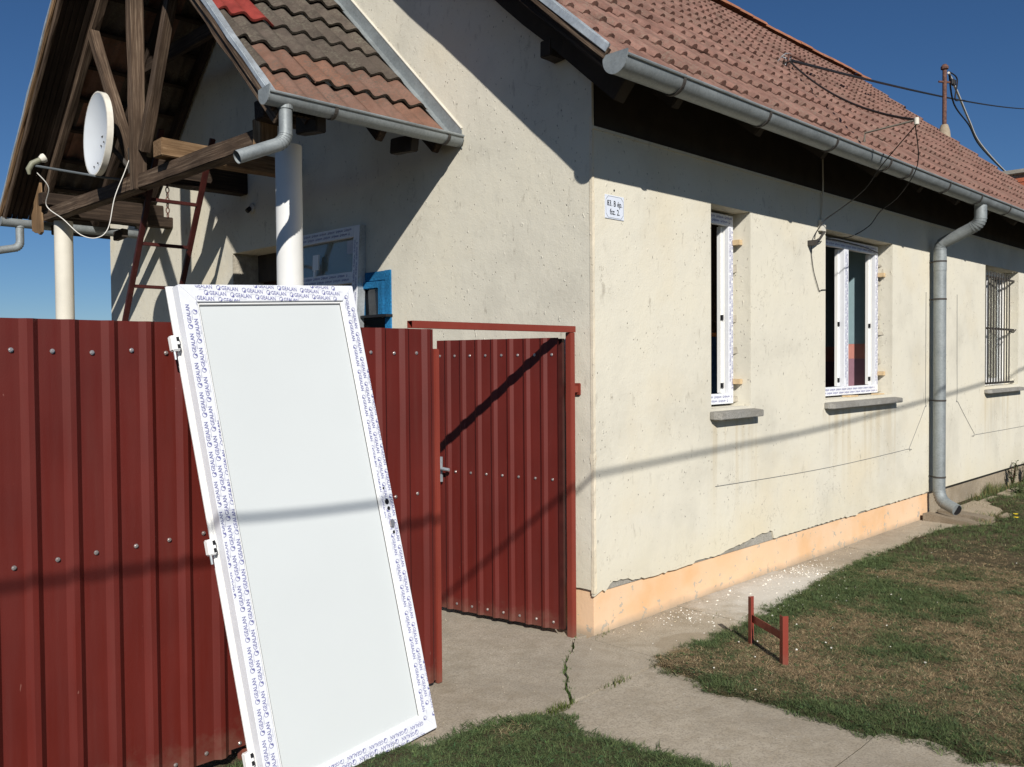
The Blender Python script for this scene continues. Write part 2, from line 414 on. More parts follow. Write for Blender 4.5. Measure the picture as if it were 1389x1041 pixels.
# concrete: each cast slab its own piece
pave = MB().box(-.9, 5.2, -.42, -.08, -.12, -.055).build('pavement', SOIL); tag(pave, kind='structure')
def slab(poly, top=0.0, tilt=0, nm='slab', par=pave, mat=CONC, seed=0, jit=.006, base=-.1):
    pts = []; rnd = random.Random(seed)
    for i in range(len(poly)):
        a = Vector(poly[i]); b = Vector(poly[(i + 1) % len(poly)]); n = max(1, int((b - a).length / .12))
        for k in range(n):
            q = a.lerp(b, k / n)
            pts.append((q.x + (rnd.uniform(-jit, jit) if k else 0), q.y + (rnd.uniform(-jit, jit) if k else 0)))
    return MB().prism(pts, lambda u, v, t: (u, v, t), base, top).build(nm, mat, par)
crack = [(-.10, .068), (-.126, .05), (-.20, -.005), (-.22, -.03), (-.295, -.078), (-.34, -.095), (-.404, -.14), (-.46, -.175), (-.516, -.235), (-.56, -.26), (-.598, -.318), (-.66, -.36), (-.723, -.418), (-.76, -.47), (-.825, -.535)]
g_ = .009
slab([(-.05, .03), (-.055, -.512)] + [(-.45, -.526), (-.81, -.536)] + [(x + g_ * .7, y - g_ * .4) for x, y in reversed(crack)][1:] + [(-.118, .06)], 0, seed=1, jit=.001)
slab([(x - g_ * .7, y + g_ * .4) for x, y in crack] + [(-.96, -.538), (-1.34, -.52), (-1.72, -.44), (-1.8, .0), (-1.78, .2), (-1.3, .28), (-1.25, 7), (-.001, 7), (-.001, .06)], -.002, seed=2, jit=.001)
edge = [-.47, -.56, -.62, -.62, -.6, -.6]
xs = [-.045, .86, 2.16, 3.35, 4.35, 5.24]
for i in range(5):
    a, b = xs[i] + .004, xs[i + 1] - .004
    slab([(a, .018), (a - (.02 if i else 0), edge[i] if i else -.512), (b - .02, edge[i + 1]), (b, .018)], [-.001, .004, -.002, .003, 0][i], seed=10 + i)
pth = [(-.512, -1.11, -.05), (-1.72, -1.02, .02), (-3.0, -1.0, .05), (-4.3, -1.0, .05)]
for i in range(3):
    y0, xa, xb = pth[i]; y1, xc, xd = pth[i + 1]
    slab([(xa, y0 - (.044 if i == 0 else .004)), (xc, y1 + .004), (xd, y1 + .004), (xb, y0 - (.020 if i == 0 else .004))], [-.004, .002, 0][i], seed=20 + i)

# ------------------------------------------------------------------ house
house = thing('house', (0, 0, 0), 'single storey cream rendered house with clay tiled roof, peach plinth and unfinished windows', 'house')
W1 = (1.248, 1.768, 1.268, 2.652); W2 = (2.954, 4.319, 1.268, 2.652); W3 = (6.96, 8.23, 1.268, 2.652)
HX = 11.9; PLX = 5.31
def rect(a, b, c, d): return [(a, c), (b, c), (b, d), (a, d)]
F = lambda u, v, t: (u, t, v)          # facade plane
G = lambda u, v, t: (t, u, v)          # gable plane
def jag(x0, x1, step, f, seed=3):
    rnd = random.Random(seed); out = []; x = x0
    while x < x1:
        out.append((x, f(x) + rnd.uniform(-.006, .006))); x += step * rnd.uniform(.6, 1.5)
    out.append((x1, f(x1))); return out
def fz(x):
    z = .262 - .012 * (wav(x, 2.1) > .15)
    if x < .09: z = .262 - (.09 - x) * .28
    if .11 < x < .33: z = .288 + .012 * wav(x, 30)
    if 1.42 < x < 2.1: z = .272 + .048 * min(1, (x - 1.42) / .5) + .006 * wav(x, 25)
    return z
ol = jag(0, PLX, .035, fz) + [(PLX + .001, .262), (HX, .262), (HX, 2.94), (0.0, 2.94)]
hol = [rect(*W1), rect(*W2), rect(*W3)]
MB().prism(ol, F, 0, .018, holes=hol).build('wall', CREAM, house)
core = [(0.018, .255), (HX, .255), (HX, 3.28), (.018, 3.28)]
MB().prism(core, F, .0185, .42, holes=[rect(a, b, c, d) for a, b, c, d in (W1, W2, W3)]).build('wall', CREAM, house)
MB().box(.012, 5.3, .0125, .0183, .25, .42).build('exposed_mortar', MORTAR, house)
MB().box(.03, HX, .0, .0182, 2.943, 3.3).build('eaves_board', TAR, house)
MB().box(-.002, HX, -.008, .016, 2.925, 2.9425).build('plaster_lip', CREAM, house)
pl = MB().prism([(.018, -.1), (PLX, -.1), (PLX, .2545), (.018, .2545)], F, .02, .4).build('plinth', PEACH, house)
MB().box(PLX + .001, HX, .06, .4, -.1, .2545).build('plinth', GREYPL, house)
# gable wall with slope and doorway
DW = (3.45, 4.235, 0.0, 2.60); BWn = (1.93, 2.70, 1.0, 2.25)
gy1 = 7.08; zt = lambda y: 3.278 + .875 * y
RY = 3.70; RM = 3.58
go = jag(0, 1.2, .04, lambda y: .27 - .02 * (y < .05), 5) + [(gy1, .25), (gy1, zt(2 * RM - gy1)), (RM, zt(RM)), (0, zt(0))]
# doorway notch reaches the ground, so cut wall as outline
go = jag(.0005, 1.2, .04, lambda y: .265, 5) + [(DW[0], .25), (DW[0], 2.6), (DW[1], 2.6), (DW[1], .25), (gy1, .25), (gy1, zt(2 * RM - gy1)), (RM, zt(RM)), (0.0005, zt(0))]
MB().prism(go, G, 0, .018, holes=[rect(*BWn)]).build('wall', CREAM, house)
gc = [(.43, .0), (DW[0], .0), (DW[0], 2.6), (DW[1], 2.6), (DW[1], .0), (gy1, 0), (gy1, zt(2 * RM - gy1)), (RM, zt(RM)), (.43, zt(.43))]
MB().prism(gc, G, .0185, .40, holes=[rect(*BWn)]).build('wall', CREAM, house)
MB().prism([(.019, -.1), (DW[0], -.1), (DW[0], .249), (.019, .249)], G, .02, .3).build('plinth', PEACH, house)
MB().box(.0, .4, gy1, gy1 + .01, 0, 3).build('wall', CREAM, house)
MB().box(.4, HX, gy1 - .3, gy1, 0, 3.4).build('wall', CREAM, house)
MB().prism([(0, 0), (gy1, 0), (gy1, 3.5), (RY, 6.4), (0, 3.3)], G, HX, HX + .3).build('wall', CREAM, house)
# ragged corner bead
mb = MB(); zz = .25; rnd = random.Random(11); prof = []
while zz < 3.0:
    prof.append(zz); zz += rnd.uniform(.015, .06)
vs = []; fs = []
for i, z in enumerate(prof):
    a = .004 + .008 * max(0, wav(z, 5)) + (.012 if (1.02 < z < 1.12) else 0) * rnd.random(); j = .004 * wav(z, 9) + rnd.uniform(-.0012, .0012)
    vs += [(-.0035 - j * .6, a + .012, z), (-.004 - j, -.004 - j, z), (a + .012, -.0035 + j * .6, z), (.01, .01, z)]
for i in range(len(prof) - 1):
    for q in range(3): fs.append((i * 4 + q, i * 4 + q + 1, i * 4 + 5 + q, i * 4 + 4 + q))
mb.add(vs, fs); mb.build('corner_bead', plaster('pale_corner_plaster', (.66, .59, .46)), house)
# doorway reveal skins and brown door inside
MB().box(.0, .39, DW[1] - .012, DW[1] + .0, 0, 2.59).build('reveal', FOAM, house)
dr = MB().box(.30, .345, DW[0], DW[1] - .012, 0, 2.35).build('inner_door', BROWND, house)
for z0, z1 in ((.2, .95), (1.1, 2.2)): MB().box(.288, .2995, DW[0] + .12, DW[1] - .14, z0, z1).build('door_panel', BROWND, dr)
MB().box(.25, .36, DW[0], DW[1] - .012, 2.352, 2.6).build('lintel', TAR2, house)
# blue window in the gable wall (partly broken out)
bw = MB().box(-.012, .06, 1.878, 1.945, 1.0, 2.27).build('blue_window', BLUE, house)
for y0, y1, z0, z1, nm in ((1.946, 2.70, 2.20, 2.268, 'frame_rail'), (2.7, 2.76, 1.0, 2.26, 'frame_stile')): MB().box(-.012, .06, y0, y1, z0, z1).build(nm, BLUE, bw, bevel=.003)
for a in ((1.95, 2.005, 1.95, 2.195), (2.205, 2.26, 1.95, 2.195), (2.006, 2.204, 2.145, 2.195), (2.33, 2.69, 2.14, 2.19)): MB().box(-.03, .02, *a).build('sash_bar', BLUE, bw, bevel=.003)
MB().box(.0, .006, 2.0055, 2.2045, 1.951, 2.144).build('pane', DARKGL, bw)
MB().box(-.06, .05, 1.87, 2.3, 1.93, 1.948).build('ledge', BLACK, bw)
MB().box(.2, .22, 1.93, 2.7, 1.0, 2.25).build('opening_shade', BLACK, bw)  # black sheet standing in for the shade inside the window opening

# rooms behind the windows
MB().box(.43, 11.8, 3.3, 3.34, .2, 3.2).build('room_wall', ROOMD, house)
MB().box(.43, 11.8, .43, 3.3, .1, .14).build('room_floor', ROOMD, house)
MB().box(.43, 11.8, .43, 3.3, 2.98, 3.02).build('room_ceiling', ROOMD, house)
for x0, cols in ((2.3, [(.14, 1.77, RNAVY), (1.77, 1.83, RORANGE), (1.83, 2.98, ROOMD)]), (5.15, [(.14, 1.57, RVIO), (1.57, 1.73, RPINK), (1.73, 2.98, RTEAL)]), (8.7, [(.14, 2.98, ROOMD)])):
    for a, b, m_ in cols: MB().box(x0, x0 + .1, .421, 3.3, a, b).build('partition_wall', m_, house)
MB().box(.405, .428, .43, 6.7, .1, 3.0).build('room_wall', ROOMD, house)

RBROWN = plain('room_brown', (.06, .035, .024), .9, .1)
for xx, cols in ((W1[1], [(W1[2], 1.77, RNAVY), (1.77, 1.80, RORANGE), (1.80, W1[3], RBROWN)]), (W2[1], [(W2[2], 1.60, RVIO), (1.60, 1.74, RPINK), (1.74, W2[3], RTEAL)])):
    for a, b, m_ in cols: MB().box(xx - .005, xx - .0005, .212, .419, a + .0005, b - .0005).build('inner_reveal', m_, house)
# ---- window frames
TXT = {}
def text_mesh(s, size, bold=0.0, key=None, sx=1.0):
    cu = bpy.data.curves.new('t', 'FONT'); cu.body = s; cu.size = size; cu.align_x = 'CENTER'; cu.align_y = 'CENTER'; cu.offset = bold; cu.resolution_u = 2
    ob = bpy.data.objects.new('t', cu); COL.objects.link(ob); bpy.context.view_layer.update()
    me = ob.evaluated_get(bpy.context.evaluated_depsgraph_get()).to_mesh()
    vs = [(v.co.x * sx, v.co.y) for v in me.vertices]; fs = [tuple(p.vertices) for p in me.polygons]
    ob.to_mesh_clear(); bpy.data.objects.remove(ob); bpy.data.curves.remove(cu); return vs, fs
GTXT = text_mesh('GEALAN', .0222, .00022, sx=.86)
BTXT = text_mesh('GEALAN', .0205, .00035, sx=.92)
def logo():
    vs = []; fs = []
    n = 20; r0, r1 = .0080, .0099
    for i in range(n):
        t = 2 * math.pi * i / n; vs += [(r0 * math.cos(t), r0 * math.sin(t)), (r1 * math.cos(t), r1 * math.sin(t))]
    for i in range(n - 2):
        fs.append((2 * i, 2 * i + 1, 2 * i + 3, 2 * i + 2))
    o = len(vs); vs += [(-.0046, -.007), (.0, -.008), (.0046, -.0066), (.007, -.0023), (.0066, .0016), (.0046, .003), (.0023, .0008), (.0008, -.0023)]
    fs.append(tuple(range(o, o + 8))); return vs, fs
LOGO = logo()
def film_print(P, u0, u1, rows, parent, reverse=1, phase=0, per=.112, clip=None, small=False, slope=0.0):
    """P(a, b) -> point; a runs along the reading direction, b up across it"""
    mb = MB(); rnd = random.Random(int(phase * 1000) + 5)
    for k, b in enumerate(rows):
        a = u0 + (phase + k * .5) % 1 * per - per * .5
        while a < u1 + per:
            bc = b - slope * (a - (u0 + u1) / 2)
            if clip and not (clip[0] - .002 < bc < clip[1] + .002): a += per; continue
            def put(vf, da, db, mi, sc=1):
                vs, fs = vf; pts = []; ok = True
                for x, y in vs:
                    aa, bb = a + da + x * sc, bc + db + y * sc - slope * (da + x)
                    if aa < u0 + .001 or aa > u1 - .001: ok = False; break
                    if clip: bb = min(max(bb, clip[0]), clip[1])
                    pts.append(P(aa, bb))
                if ok: mb.add(pts, fs, mi)
            put(LOGO, -.0380, 0, 0); put(GTXT if small is False else BTXT, .0105, .0, 0)
            # small second line, too small to read in the photograph
            x = a - .012
            bars = []
            for q in range(9):
                w = rnd.uniform(.002, .004) if q < 3 else rnd.uniform(.0016, .0036); hh = .0052 if q < 3 else .0028
                bars.append((x, w, hh, 0 if q < 3 else 1)); x += w + .001
            for x, w, hh, mi in bars:
                if x > u0 + .001 and x + w < u1 - .001 and (not clip or bc - .0145 > clip[0]):
                    mb.add([P(x, bc - .0145), P(x + w * .8, bc - .0145), P(x + w * .8, bc - .0145 + hh), P(x, bc - .0145 + hh * .9)], [(0, 1, 2, 3)], 1)
            a += per
    if mb.v: return tag(mb.build('film_lettering', [INK, INKG], parent), kind='stuff')

def new_window(x0, x1, z0, z1, yf, parent, mull=None):
    w = MB(); fw = .062
    fr = MB().box(x0, x0 + fw, yf, yf + .03, z0, z1).build('window', FILM, parent)      # left stile front
    def piece(a, b, c, d, nm):
        MB().box(a, b, yf, yf + .03, c, d).build(nm, FILM, fr, bevel=.002)
    piece(x1 - fw, x1, z0, z1, 'frame_stile')
    piece(x0 + fw, x1 - fw, z0, z0 + fw + .012, 'frame_rail'); piece(x0 + fw, x1 - fw, z1 - fw - .012, z1, 'frame_rail')
    # deeper stepped rebate behind
    for a, b in ((x0, x0 + fw + .0), (x1 - fw - .0, x1)):
        MB().box(a, b, yf + .031, yf + .085, z0, z1).build('frame_rebate', PVC, fr, bevel=.002)
    for sx, e in ((1, x0 + fw), (-1, x1 - fw)):
        a, b = sorted((e, e + sx * .02)); MB().box(a, b, yf + .052, yf + .085, z0 + .075, z1 - .075).build('frame_rebate', PVC, fr, bevel=.002)
    MB().box(x0 + fw, x1 - fw, yf + .031, yf + .085, z0, z0 + fw).build('frame_rebate', PVC, fr)
    MB().box(x0 + fw, x1 - fw, yf + .031, yf + .085, z1 - fw, z1).build('frame_rebate', PVC, fr)
    if mull:
        MB().box(mull - .042, mull + .042, yf + .0, yf + .085, z0 + fw + .012, z1 - fw - .012).build('mullion', FILM, fr, bevel=.002)
        for sx in (-1, 1):
            a, b = sorted((mull + sx * .042, mull + sx * .06)); MB().box(a, b, yf + .052, yf + .08, z0 + .075, z1 - .075).build('frame_rebate', PVC, fr)
    # printed film
    yy = yf - .0012; hs = .9
    for zc in (z0 + .037, z1 - .037):
        film_print(lambda a, b, zc=zc: (a, yy, zc + b * hs), x0 + .01, x1 - .01, [.016, -.016], fr, phase=.3 + zc, small=True)
    for xc in [x0 + .031, x1 - .031] + ([mull] if mull else []):
        film_print(lambda a, b, xc=xc: (xc - b, yy, a), z0 + .07, z1 - .07, [.012, -.014], fr, phase=xc, small=True)
    # hinge plates on the rebate
    for z in (z0 + .13, z0 + .62):
        MB().box(x1 - fw - .024, x1 - fw - .004, yf + .040, yf + .0515, z - .018, z + .018).build('hinge', BLACK, fr)
        if mull: MB().box(mull - .062, mull - .044, yf + .04, yf + .0515, z - .018, z + .018).build('hinge', BLACK, fr)
    return fr
win1 = new_window(W1[0] + .028, W1[1] - .034, W1[2] + .016, W1[3] - .02, .12, house)
win2 = new_window(W2[0] + .03, W2[1] - .034, W2[2] + .016, W2[3] - .02, .12, house, mull=3.615)
# wooden wedges holding the frames
for x1_, zs in ((W1[1], (2.44, 1.44)), (W2[1], (2.37, 1.46))):
    for z in zs:
        MB().fbox((x1_ - .0335, .075, z), (1, 0, .0), (0, 1, 0), (0, 0, 1), -.012, .031, -.012, .10, -.018, .02).build('wedge', SAND, win1 if x1_ < 2 else win2, bevel=.002)
MB().box(3.5, 3.68, .04, .11, 1.2655, 1.281).build('wedge', SAND, win2, bevel=.003)
MB().box(4.12, 4.27, .05, .115, 1.2655, 1.279).build('wedge', SAND, win2, bevel=.003)
# foam and torn mortar along the frame edges
for x1_, wn in ((W1[1], win1), (W2[1], win2)):
    mb = MB(); rnd = random.Random(int(x1_ * 10)); z = W1[2] + .02
    while z < W1[3] - .12:
        h_ = rnd.uniform(.02, .07); d_ = rnd.uniform(.0, .022) + (.02 if abs(z - 1.78) < .06 else 0)
        mb.add([(x1_ - .032, .15, z), (x1_ - .001, .118 - d_, z + h_ * .2), (x1_ - .001, .118 - d_ * .6, z + h_), (x1_ - .032, .15, z + h_), (x1_ - .001, .16, z), (x1_ - .001, .16, z + h_)], [(0, 1, 2, 3), (0, 4, 1), (3, 2, 5)])
        z += h_ * rnd.uniform(1.0, 2.2) + (rnd.uniform(.08, .3) if rnd.random() < .5 else 0)
    mb.build('torn_mortar', FOAM, wn)
# old barred window
ow = MB().box(W3[0], W3[0] + .07, .16, .23, W3[2], W3[3]).build('window', PVC, house)
MB().box(W3[1] - .07, W3[1], .16, .23, W3[2], W3[3]).build('frame_stile', PVC, ow)
MB().box(W3[0] + .07, W3[1] - .07, .16, .23, W3[2], W3[2] + .08).build('frame_rail', PVC, ow)
MB().box(W3[0] + .07, W3[1] - .07, .16, .23, W3[3] - .08, W3[3]).build('frame_rail', PVC, ow)
MB().box(7.56, 7.64, .161, .229, W3[2] + .08, W3[3] - .08).build('mullion', PVC, ow)
MB().box(7.03, 7.56, .195, .201, W3[2] + .08, W3[3] - .08).build('pane', GLASS, ow)
MB().box(7.64, 8.16, .195, .201, W3[2] + .08, W3[3] - .08).build('pane', GLASS, ow)
for i in range(11): MB().fbox((7.06 + i * .1, .3, 0), (.8, .6, 0), (-.6, .8, 0), (0, 0, 1), 0, .085, 0, .004, 1.32, 2.6).build('blind_slat', CURT, ow)
gr = MB().tube([(6.985, .035, 1.30), (6.985, .035, 2.6)], .0075, 6).build('grille', BOLT, house)
for i in range(1, 11):
    x = 6.985 + i * .1; MB().tube([(x, .035, 1.30), (x, .035, 2.6)], .0075, 6).build('bar', BOLT, gr)
for z in (1.30, 1.94, 2.54):
    MB().box(6.972, 8.228, .044, .054, z - .012, z + .012).build('cross_bar', BOLT, gr)
MB().tube([(7.95, .03, 1.93), (8.02, .0, 1.9), (8.06, -.02, 1.94)], .007, 6).build('latch', BOLT, gr)
# sills
def sill(x0, x1, t, nm='sill'):
    ch = .03
    poly = [(x0, .118), (x0, -.035), (x0 + ch, -.078), (x1, -.078), (x1, -.0005), (x1 - .035, -.0005), (x1 - .035, .118)]
    poly = [(x0 + .012, .118), (x0 + .012, -.0005), (x0 - .02, -.0005), (x0 - .02, -.04), (x0 + .015, -.078), (x1 + .05, -.078), (x1 + .05, -.0005), (x1 - .001, -.0005), (x1 - .001, .118)]
    return MB().prism(poly, lambda u, v, s_: (u, v, 1.194 + (t + (v + .078) * .11 if s_ else 0)), 0, 1).build(nm, SILL, house, bevel=.004)
sill(W1[0], W1[1], .047); sill(W2[0], W2[1], .042); sill(W3[0], W3[1], .035)

# ---- roof
SL = .875; cs = 1 / math.hypot(1, SL); sn = SL * cs
z0r = lambda y: 3.12 + SL * (y + .45)
VX = -.38
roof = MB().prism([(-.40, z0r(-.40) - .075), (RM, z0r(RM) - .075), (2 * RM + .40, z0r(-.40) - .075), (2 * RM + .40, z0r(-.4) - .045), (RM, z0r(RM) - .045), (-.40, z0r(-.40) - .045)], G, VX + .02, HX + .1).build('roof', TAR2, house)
def tile_mesh(width, length, rolls, rh, rw, thick, lift, dark=False, wavy=False, seg=4):
    """u across, v up the slope, w off the roof; hollow underside so the roll ends read as arches"""
    us = []
    if wavy:
        n = rolls * 8
        for i in range(n + 1):
            u = width * i / n; us.append((u, rh * .5 * (1 - math.cos(2 * math.pi * u * rolls / width)) ** 1.0))
    else:
        p = width / rolls
        for r in range(rolls):
            a = r * p + (p - rw) * .5
            us.append((r * p, 0)); 
            for k in range(seg + 1):
                t = math.pi * k / seg; us.append((a + rw * (1 - math.cos(t)) / 2, rh * math.sin(t)))
        us.append((width, 0))
    mb = MB(); mb.lip = []; n = len(us); vs = []
    for v, w in ((0, lift), (length, .0)):
        for u, h_ in us: vs.append((u, v + (.006 * mnoise.noise(Vector((u * 40, length * 9, 1))) if v == 0 else 0), w + h_))
    for v, w in ((0, lift - thick), (length, -thick)):
        for u, h_ in us: vs.append((u, v, w + h_ * (.96 if (wavy or v > 0) else .30)))
    fs = []
    for i in range(n - 1):
        fs.append((i, i + 1, n + i + 1, n + i))
        mb.lip.append(len(fs)) if hasattr(mb, 'lip') else None; fs.append((i, 2 * n + i, 2 * n + i + 1, i + 1))
        fs.append((2 * n + i, 3 * n + i, 3 * n + i + 1, 2 * n + i + 1))
    fs.append((0, n, 3 * n, 2 * n)); fs.append((n - 1, 2 * n - 1, 4 * n - 1, 3 * n - 1))
    mb.add(vs, fs); return mb
def shared(mb, name, mat, lipmat=None):
    me = bpy.data.meshes.new(name); me.from_pydata(mb.v, [], mb.f); me.materials.append(mat)
    if lipmat:
        me.materials.append(lipmat)
        for k in mb.lip: me.polygons[k].material_index = 1
    bm = bmesh.new(); bm.from_mesh(me); bmesh.ops.recalc_face_normals(bm, faces=bm.faces); bm.to_mesh(me); bm.free()
    me.polygons.foreach_set('use_smooth', [True] * len(me.polygons))
    if hasattr(me, 'set_sharp_from_angle'): me.set_sharp_from_angle(angle=R(50))
    return me
TW, EXP = .288, .392
tm = tile_mesh(TW + .004, EXP + .05, 2, .030, .066, .013, .030)
tme = shared(tm, 'tile', TM)
rows = int((RM + .42) / cs / EXP) + 1; cols = int((HX - VX) / TW) + 1
cand = []
for r_ in range(rows):
    for c_ in range(cols):
        x = VX + .005 + c_ * TW; s_ = r_ * EXP; y = -.43 + s_ * cs; z = z0r(y) - .034
        ln = min(EXP + .05, (RM - .02 - y) / cs)
        if ln < .1: continue
        cand.append(((Vector((x, y, z)) - CAM).length, x, y, z, ln / (EXP + .05)))
cand.sort(); rest = MB(); rnd = random.Random(4)
def slope_matrix(x, y, z, sn_, cs_, a=0, b=0, ln=1):
    ex = Vector((1, 0, 0)); ev = Vector((0, cs_, sn_)); ew = Vector((0, -sn_, cs_))
    M = Matrix(((ex.x, ev.x, ew.x, x), (ex.y, ev.y, ew.y, y), (ex.z, ev.z, ew.z, z), (0, 0, 0, 1)))
    return M @ Matrix.Rotation(a, 4, 'Z') @ Matrix.Rotation(b, 4, 'Y') @ Matrix.Diagonal((1, ln, 1, 1))
for i, (d, x, y, z, ln) in enumerate(cand):
    M = slope_matrix(x, y + rnd.uniform(-.007, .007), z + rnd.uniform(0, .007) + .012 * mnoise.noise(Vector((x * .7, y * .9, 2))), sn, cs, rnd.uniform(-.012, .012), rnd.uniform(-.012, .012), ln)
    if i < 300: link('tile', tme, roof, M)
    else: rest.add([M @ Vector(v) for v in tm.v], tm.f)
ro = rest.build('roof_tiles', TM, roof, smooth=True); tag(ro, kind='stuff')
# back slope: tiled in coarse rows
mb = MB()
for r_ in range(12):
    y = 2 * RM + .43 - r_ * EXP * cs; z = 3.12 + SL * (2 * RM + .45 - y)
    mb.fbox((VX, y, z), (1, 0, 0), (0, -cs, sn), (0, sn, cs), 0, HX - VX, 0, EXP + .02, -.03, .005)
tag(mb.build('roof_tiles', TM, roof), kind='stuff')
# ridge tiles
rid = MB(); n = 8; us = [(.11 * math.cos(math.pi * k / n), .085 * math.sin(math.pi * k / n)) for k in range(n + 1)]
vs = [(0, u, w) for u, w in us] + [(.42, u * .9, w * .88) for u, w in us] + [(0, u * .88, w * .86) for u, w in us]
fs = [(i, i + 1, n + 2 + i, n + 1 + i) for i in range(n)] + [(i, 2 * n + 2 + i, 2 * n + 3 + i, i + 1) for i in range(n)]
rid.add(vs, fs); rme = shared(rid, 'ridge_tile', TRIDGE); x = VX
while x < HX - .1:
    link('ridge_tile', rme, roof, Matrix.Translation((x, RM, z0r(RM) + .0 + rnd.uniform(-.01, .02))) @ Matrix.Rotation(rnd.uniform(-.03, .03), 4, 'Z') @ Matrix.Rotation(-.03 + rnd.uniform(-.02, .02), 4, 'Y')); x += .38
# barge boards at the near verge
def along(y0, y1, dz, x0, x1, h_, nm, mat, par, f=z0r):
    c = Vector(((x0 + x1) / 2, 0, 0)); p0 = Vector((c.x, y0, f(y0) + dz)); p1 = Vector((c.x, y1, f(y1) + dz))
    return beam(nm, p0, p1, abs(x1 - x0), h_, mat, par, bev=.003)
along(-.40, RM, -.055, VX + .014, VX + .04, .06, 'barge_board', WOODD, roof)
along(-.42, RM, .005, VX - .012, VX + .013, .06, 'barge_board', WOODM, roof)
along(-.43, RM, .055, VX - .012, VX + .012, .02, 'verge_strip', ZNL, roof)
along(-.43, RM, .035, VX - .018, VX - .0125, .04, 'verge_strip', ZNL, roof)
b2 = lambda y: z0r(2 * RM - y)
along(RM, 2 * RM + .4, .0, VX - .01, VX + .03, .16, 'barge_board', WOODM, roof, f=b2)
along(-.30, RM - .02, -.19, -.125, -.03, .14, 'fly_rafter', TAR, roof)
beam('purlin_end', (-.13, .235, 3.41), (.0, .235, 3.41), .09, .10, TAR, roof)
beam('purlin_end', (-.13, 2.3, 5.18), (.0, 2.3, 5.18), .09, .10, TAR, roof)
x = .35
while x < HX:
    beam('rafter_tail', (x, -.36, z0r(-.36) - .125), (x, .03, z0r(.03) - .145), .07, .09, TAR, roof); x += .92
# ---- main gutter
def gutter(x0, x1, y, z, r, name, parent, mat=ZN, n=12, flip=1):
    mb = MB(); vs = []; a0 = -.08
    ang = [math.pi + (math.pi) * k / n for k in range(n + 1)]
    prof = [(r * math.cos(t), r * math.sin(t)) for t in ang]; prof = [(prof[0][0] - .004, .008)] + prof + [(prof[-1][0], .02)]
    inn = [(p * .965, q * .965 + .001) for p, q in prof]
    m = len(prof)
    for x in (x0, x1):
        for p, q in prof: vs.append((x, y + p * flip, z + q))
        for p, q in inn: vs.append((x, y + p * flip, z + q))
    fs = []
    for i in range(m - 1):
        fs += [(i, i + 1, 2 * m + i + 1, 2 * m + i), (m + i, 3 * m + i, 3 * m + i + 1, m + i + 1)]
    for e in (0, m - 1): fs.append((e, m + e, 3 * m + e, 2 * m + e))
    mb.add(vs, fs)
    # rolled bead on the outer rim
    mb.tube([(x0, y - (r + .004) * flip, z + .006), (x1, y - (r + .004) * flip, z + .006)], .009, 8)
    o = mb.build(name, mat, parent, smooth=True)
    return o
def endcap(x, y, z, r, parent, mat=ZN, tip=.0, flip=1):
    pts = [(r * 1.04 * math.cos(math.pi + math.pi * k / 12), r * 1.04 * math.sin(math.pi + math.pi * k / 12)) for k in range(13)]
    pts = [(-r * 1.1, .012 + tip)] + pts + [(r * 1.02, .03)]
    MB().prism([(p * flip, q) for p, q in pts], lambda u, v, t: (x + t, y + u, z + v), -.004, .004).build('end_cap', mat, parent)
GYm, GZm, GR = -.472, 3.115, .074
gm = gutter(-.385, HX + .05, GYm, GZm, GR, 'gutter', house); endcap(-.385, GYm, GZm, GR, gm, tip=.02)
def strap(x, y, z, r, parent, w=.022, flip=1):
    pts = [(r * 1.05 * math.cos(math.pi * .93 + math.pi * 1.1 * k / 12), r * 1.05 * math.sin(math.pi * .93 + math.pi * 1.1 * k / 12)) for k in range(13)]
    out = pts + [(p * 1.06, q * 1.06) for p, q in reversed(pts)]
    MB().prism([(p * flip, q) for p, q in out], lambda u, v, t: (x + t, y + u, z + v), -w / 2, w / 2).build('gutter_bracket', BOLT, parent)
for x in (.12, 1.05, 1.98, 2.9, 3.32, 4.18, 5.02, 5.9, 6.8, 7.7, 8.6, 9.5): strap(x, GYm, GZm, GR, gm)
# ---- downpipe
def arc(a, b, c, r, n=6):
    """rounded corner at b"""
    a, b, c = Vector(a), Vector(b), Vector(c); d1 = (a - b).normalized(); d2 = (c - b).normalized(); p, q = b + d1 * r, b + d2 * r
    return [((1 - t) ** 2) * p + 2 * t * (1 - t) * b + t * t * q for t in [i / n for i in range(n + 1)]]
DX = 5.24
dp = MB().tube([(DX, -.1, .30), (DX, -.1, 2.66)], .058, 20).build('downpipe', ZN, house, smooth=True)
top = arc((DX, -.1, 2.6), (DX, -.1, 2.72), (DX - .02, -.45, 2.87), .05) + arc((DX, -.1, 2.72), (DX - .02, -.472, 2.88), (DX - .02, -.472, 3.05), .07) + [Vector((DX - .02, -.472, 3.05))]
MB().tube([(DX, -.1, 2.6)] + top, .056, 20).build('elbow', ZN, dp, smooth=True)
def ribs(center_pts, r, parent):
    for p, d in center_pts:
        MB().tube([Vector(p) - Vector(d).normalized() * .004, Vector(p) + Vector(d).normalized() * .004], r, 18).build('elbow_crease', ZN, parent)
ribs([(top[i], top[i + 1] - top[i]) for i in (0, 2, 4)] + [(top[i], top[i + 1] - top[i]) for i in (7, 8, 9, 10, 11, 12)], .0595, dp)
low = arc((DX, -.1, .36), (DX, -.1, .19), (DX - .12, -.32, .12), .11, 8)
MB().tube([(DX, -.1, .36)] + low + [(DX - .10, -.30, .125)], .057, 20).build('elbow', ZN, dp, smooth=True)
MB().tube([(DX - .0995, -.2995, .1252), (DX - .1005, -.3012, .1247)], .050, 20).build('pipe_mouth_shade', BLACK, dp)  # black disc painting the shaded hollow on the closed pipe end
ribs([(low[i], low[min(i + 1, 8)] - low[max(0, i - 1)]) for i in range(1, 8)], .0605, dp)
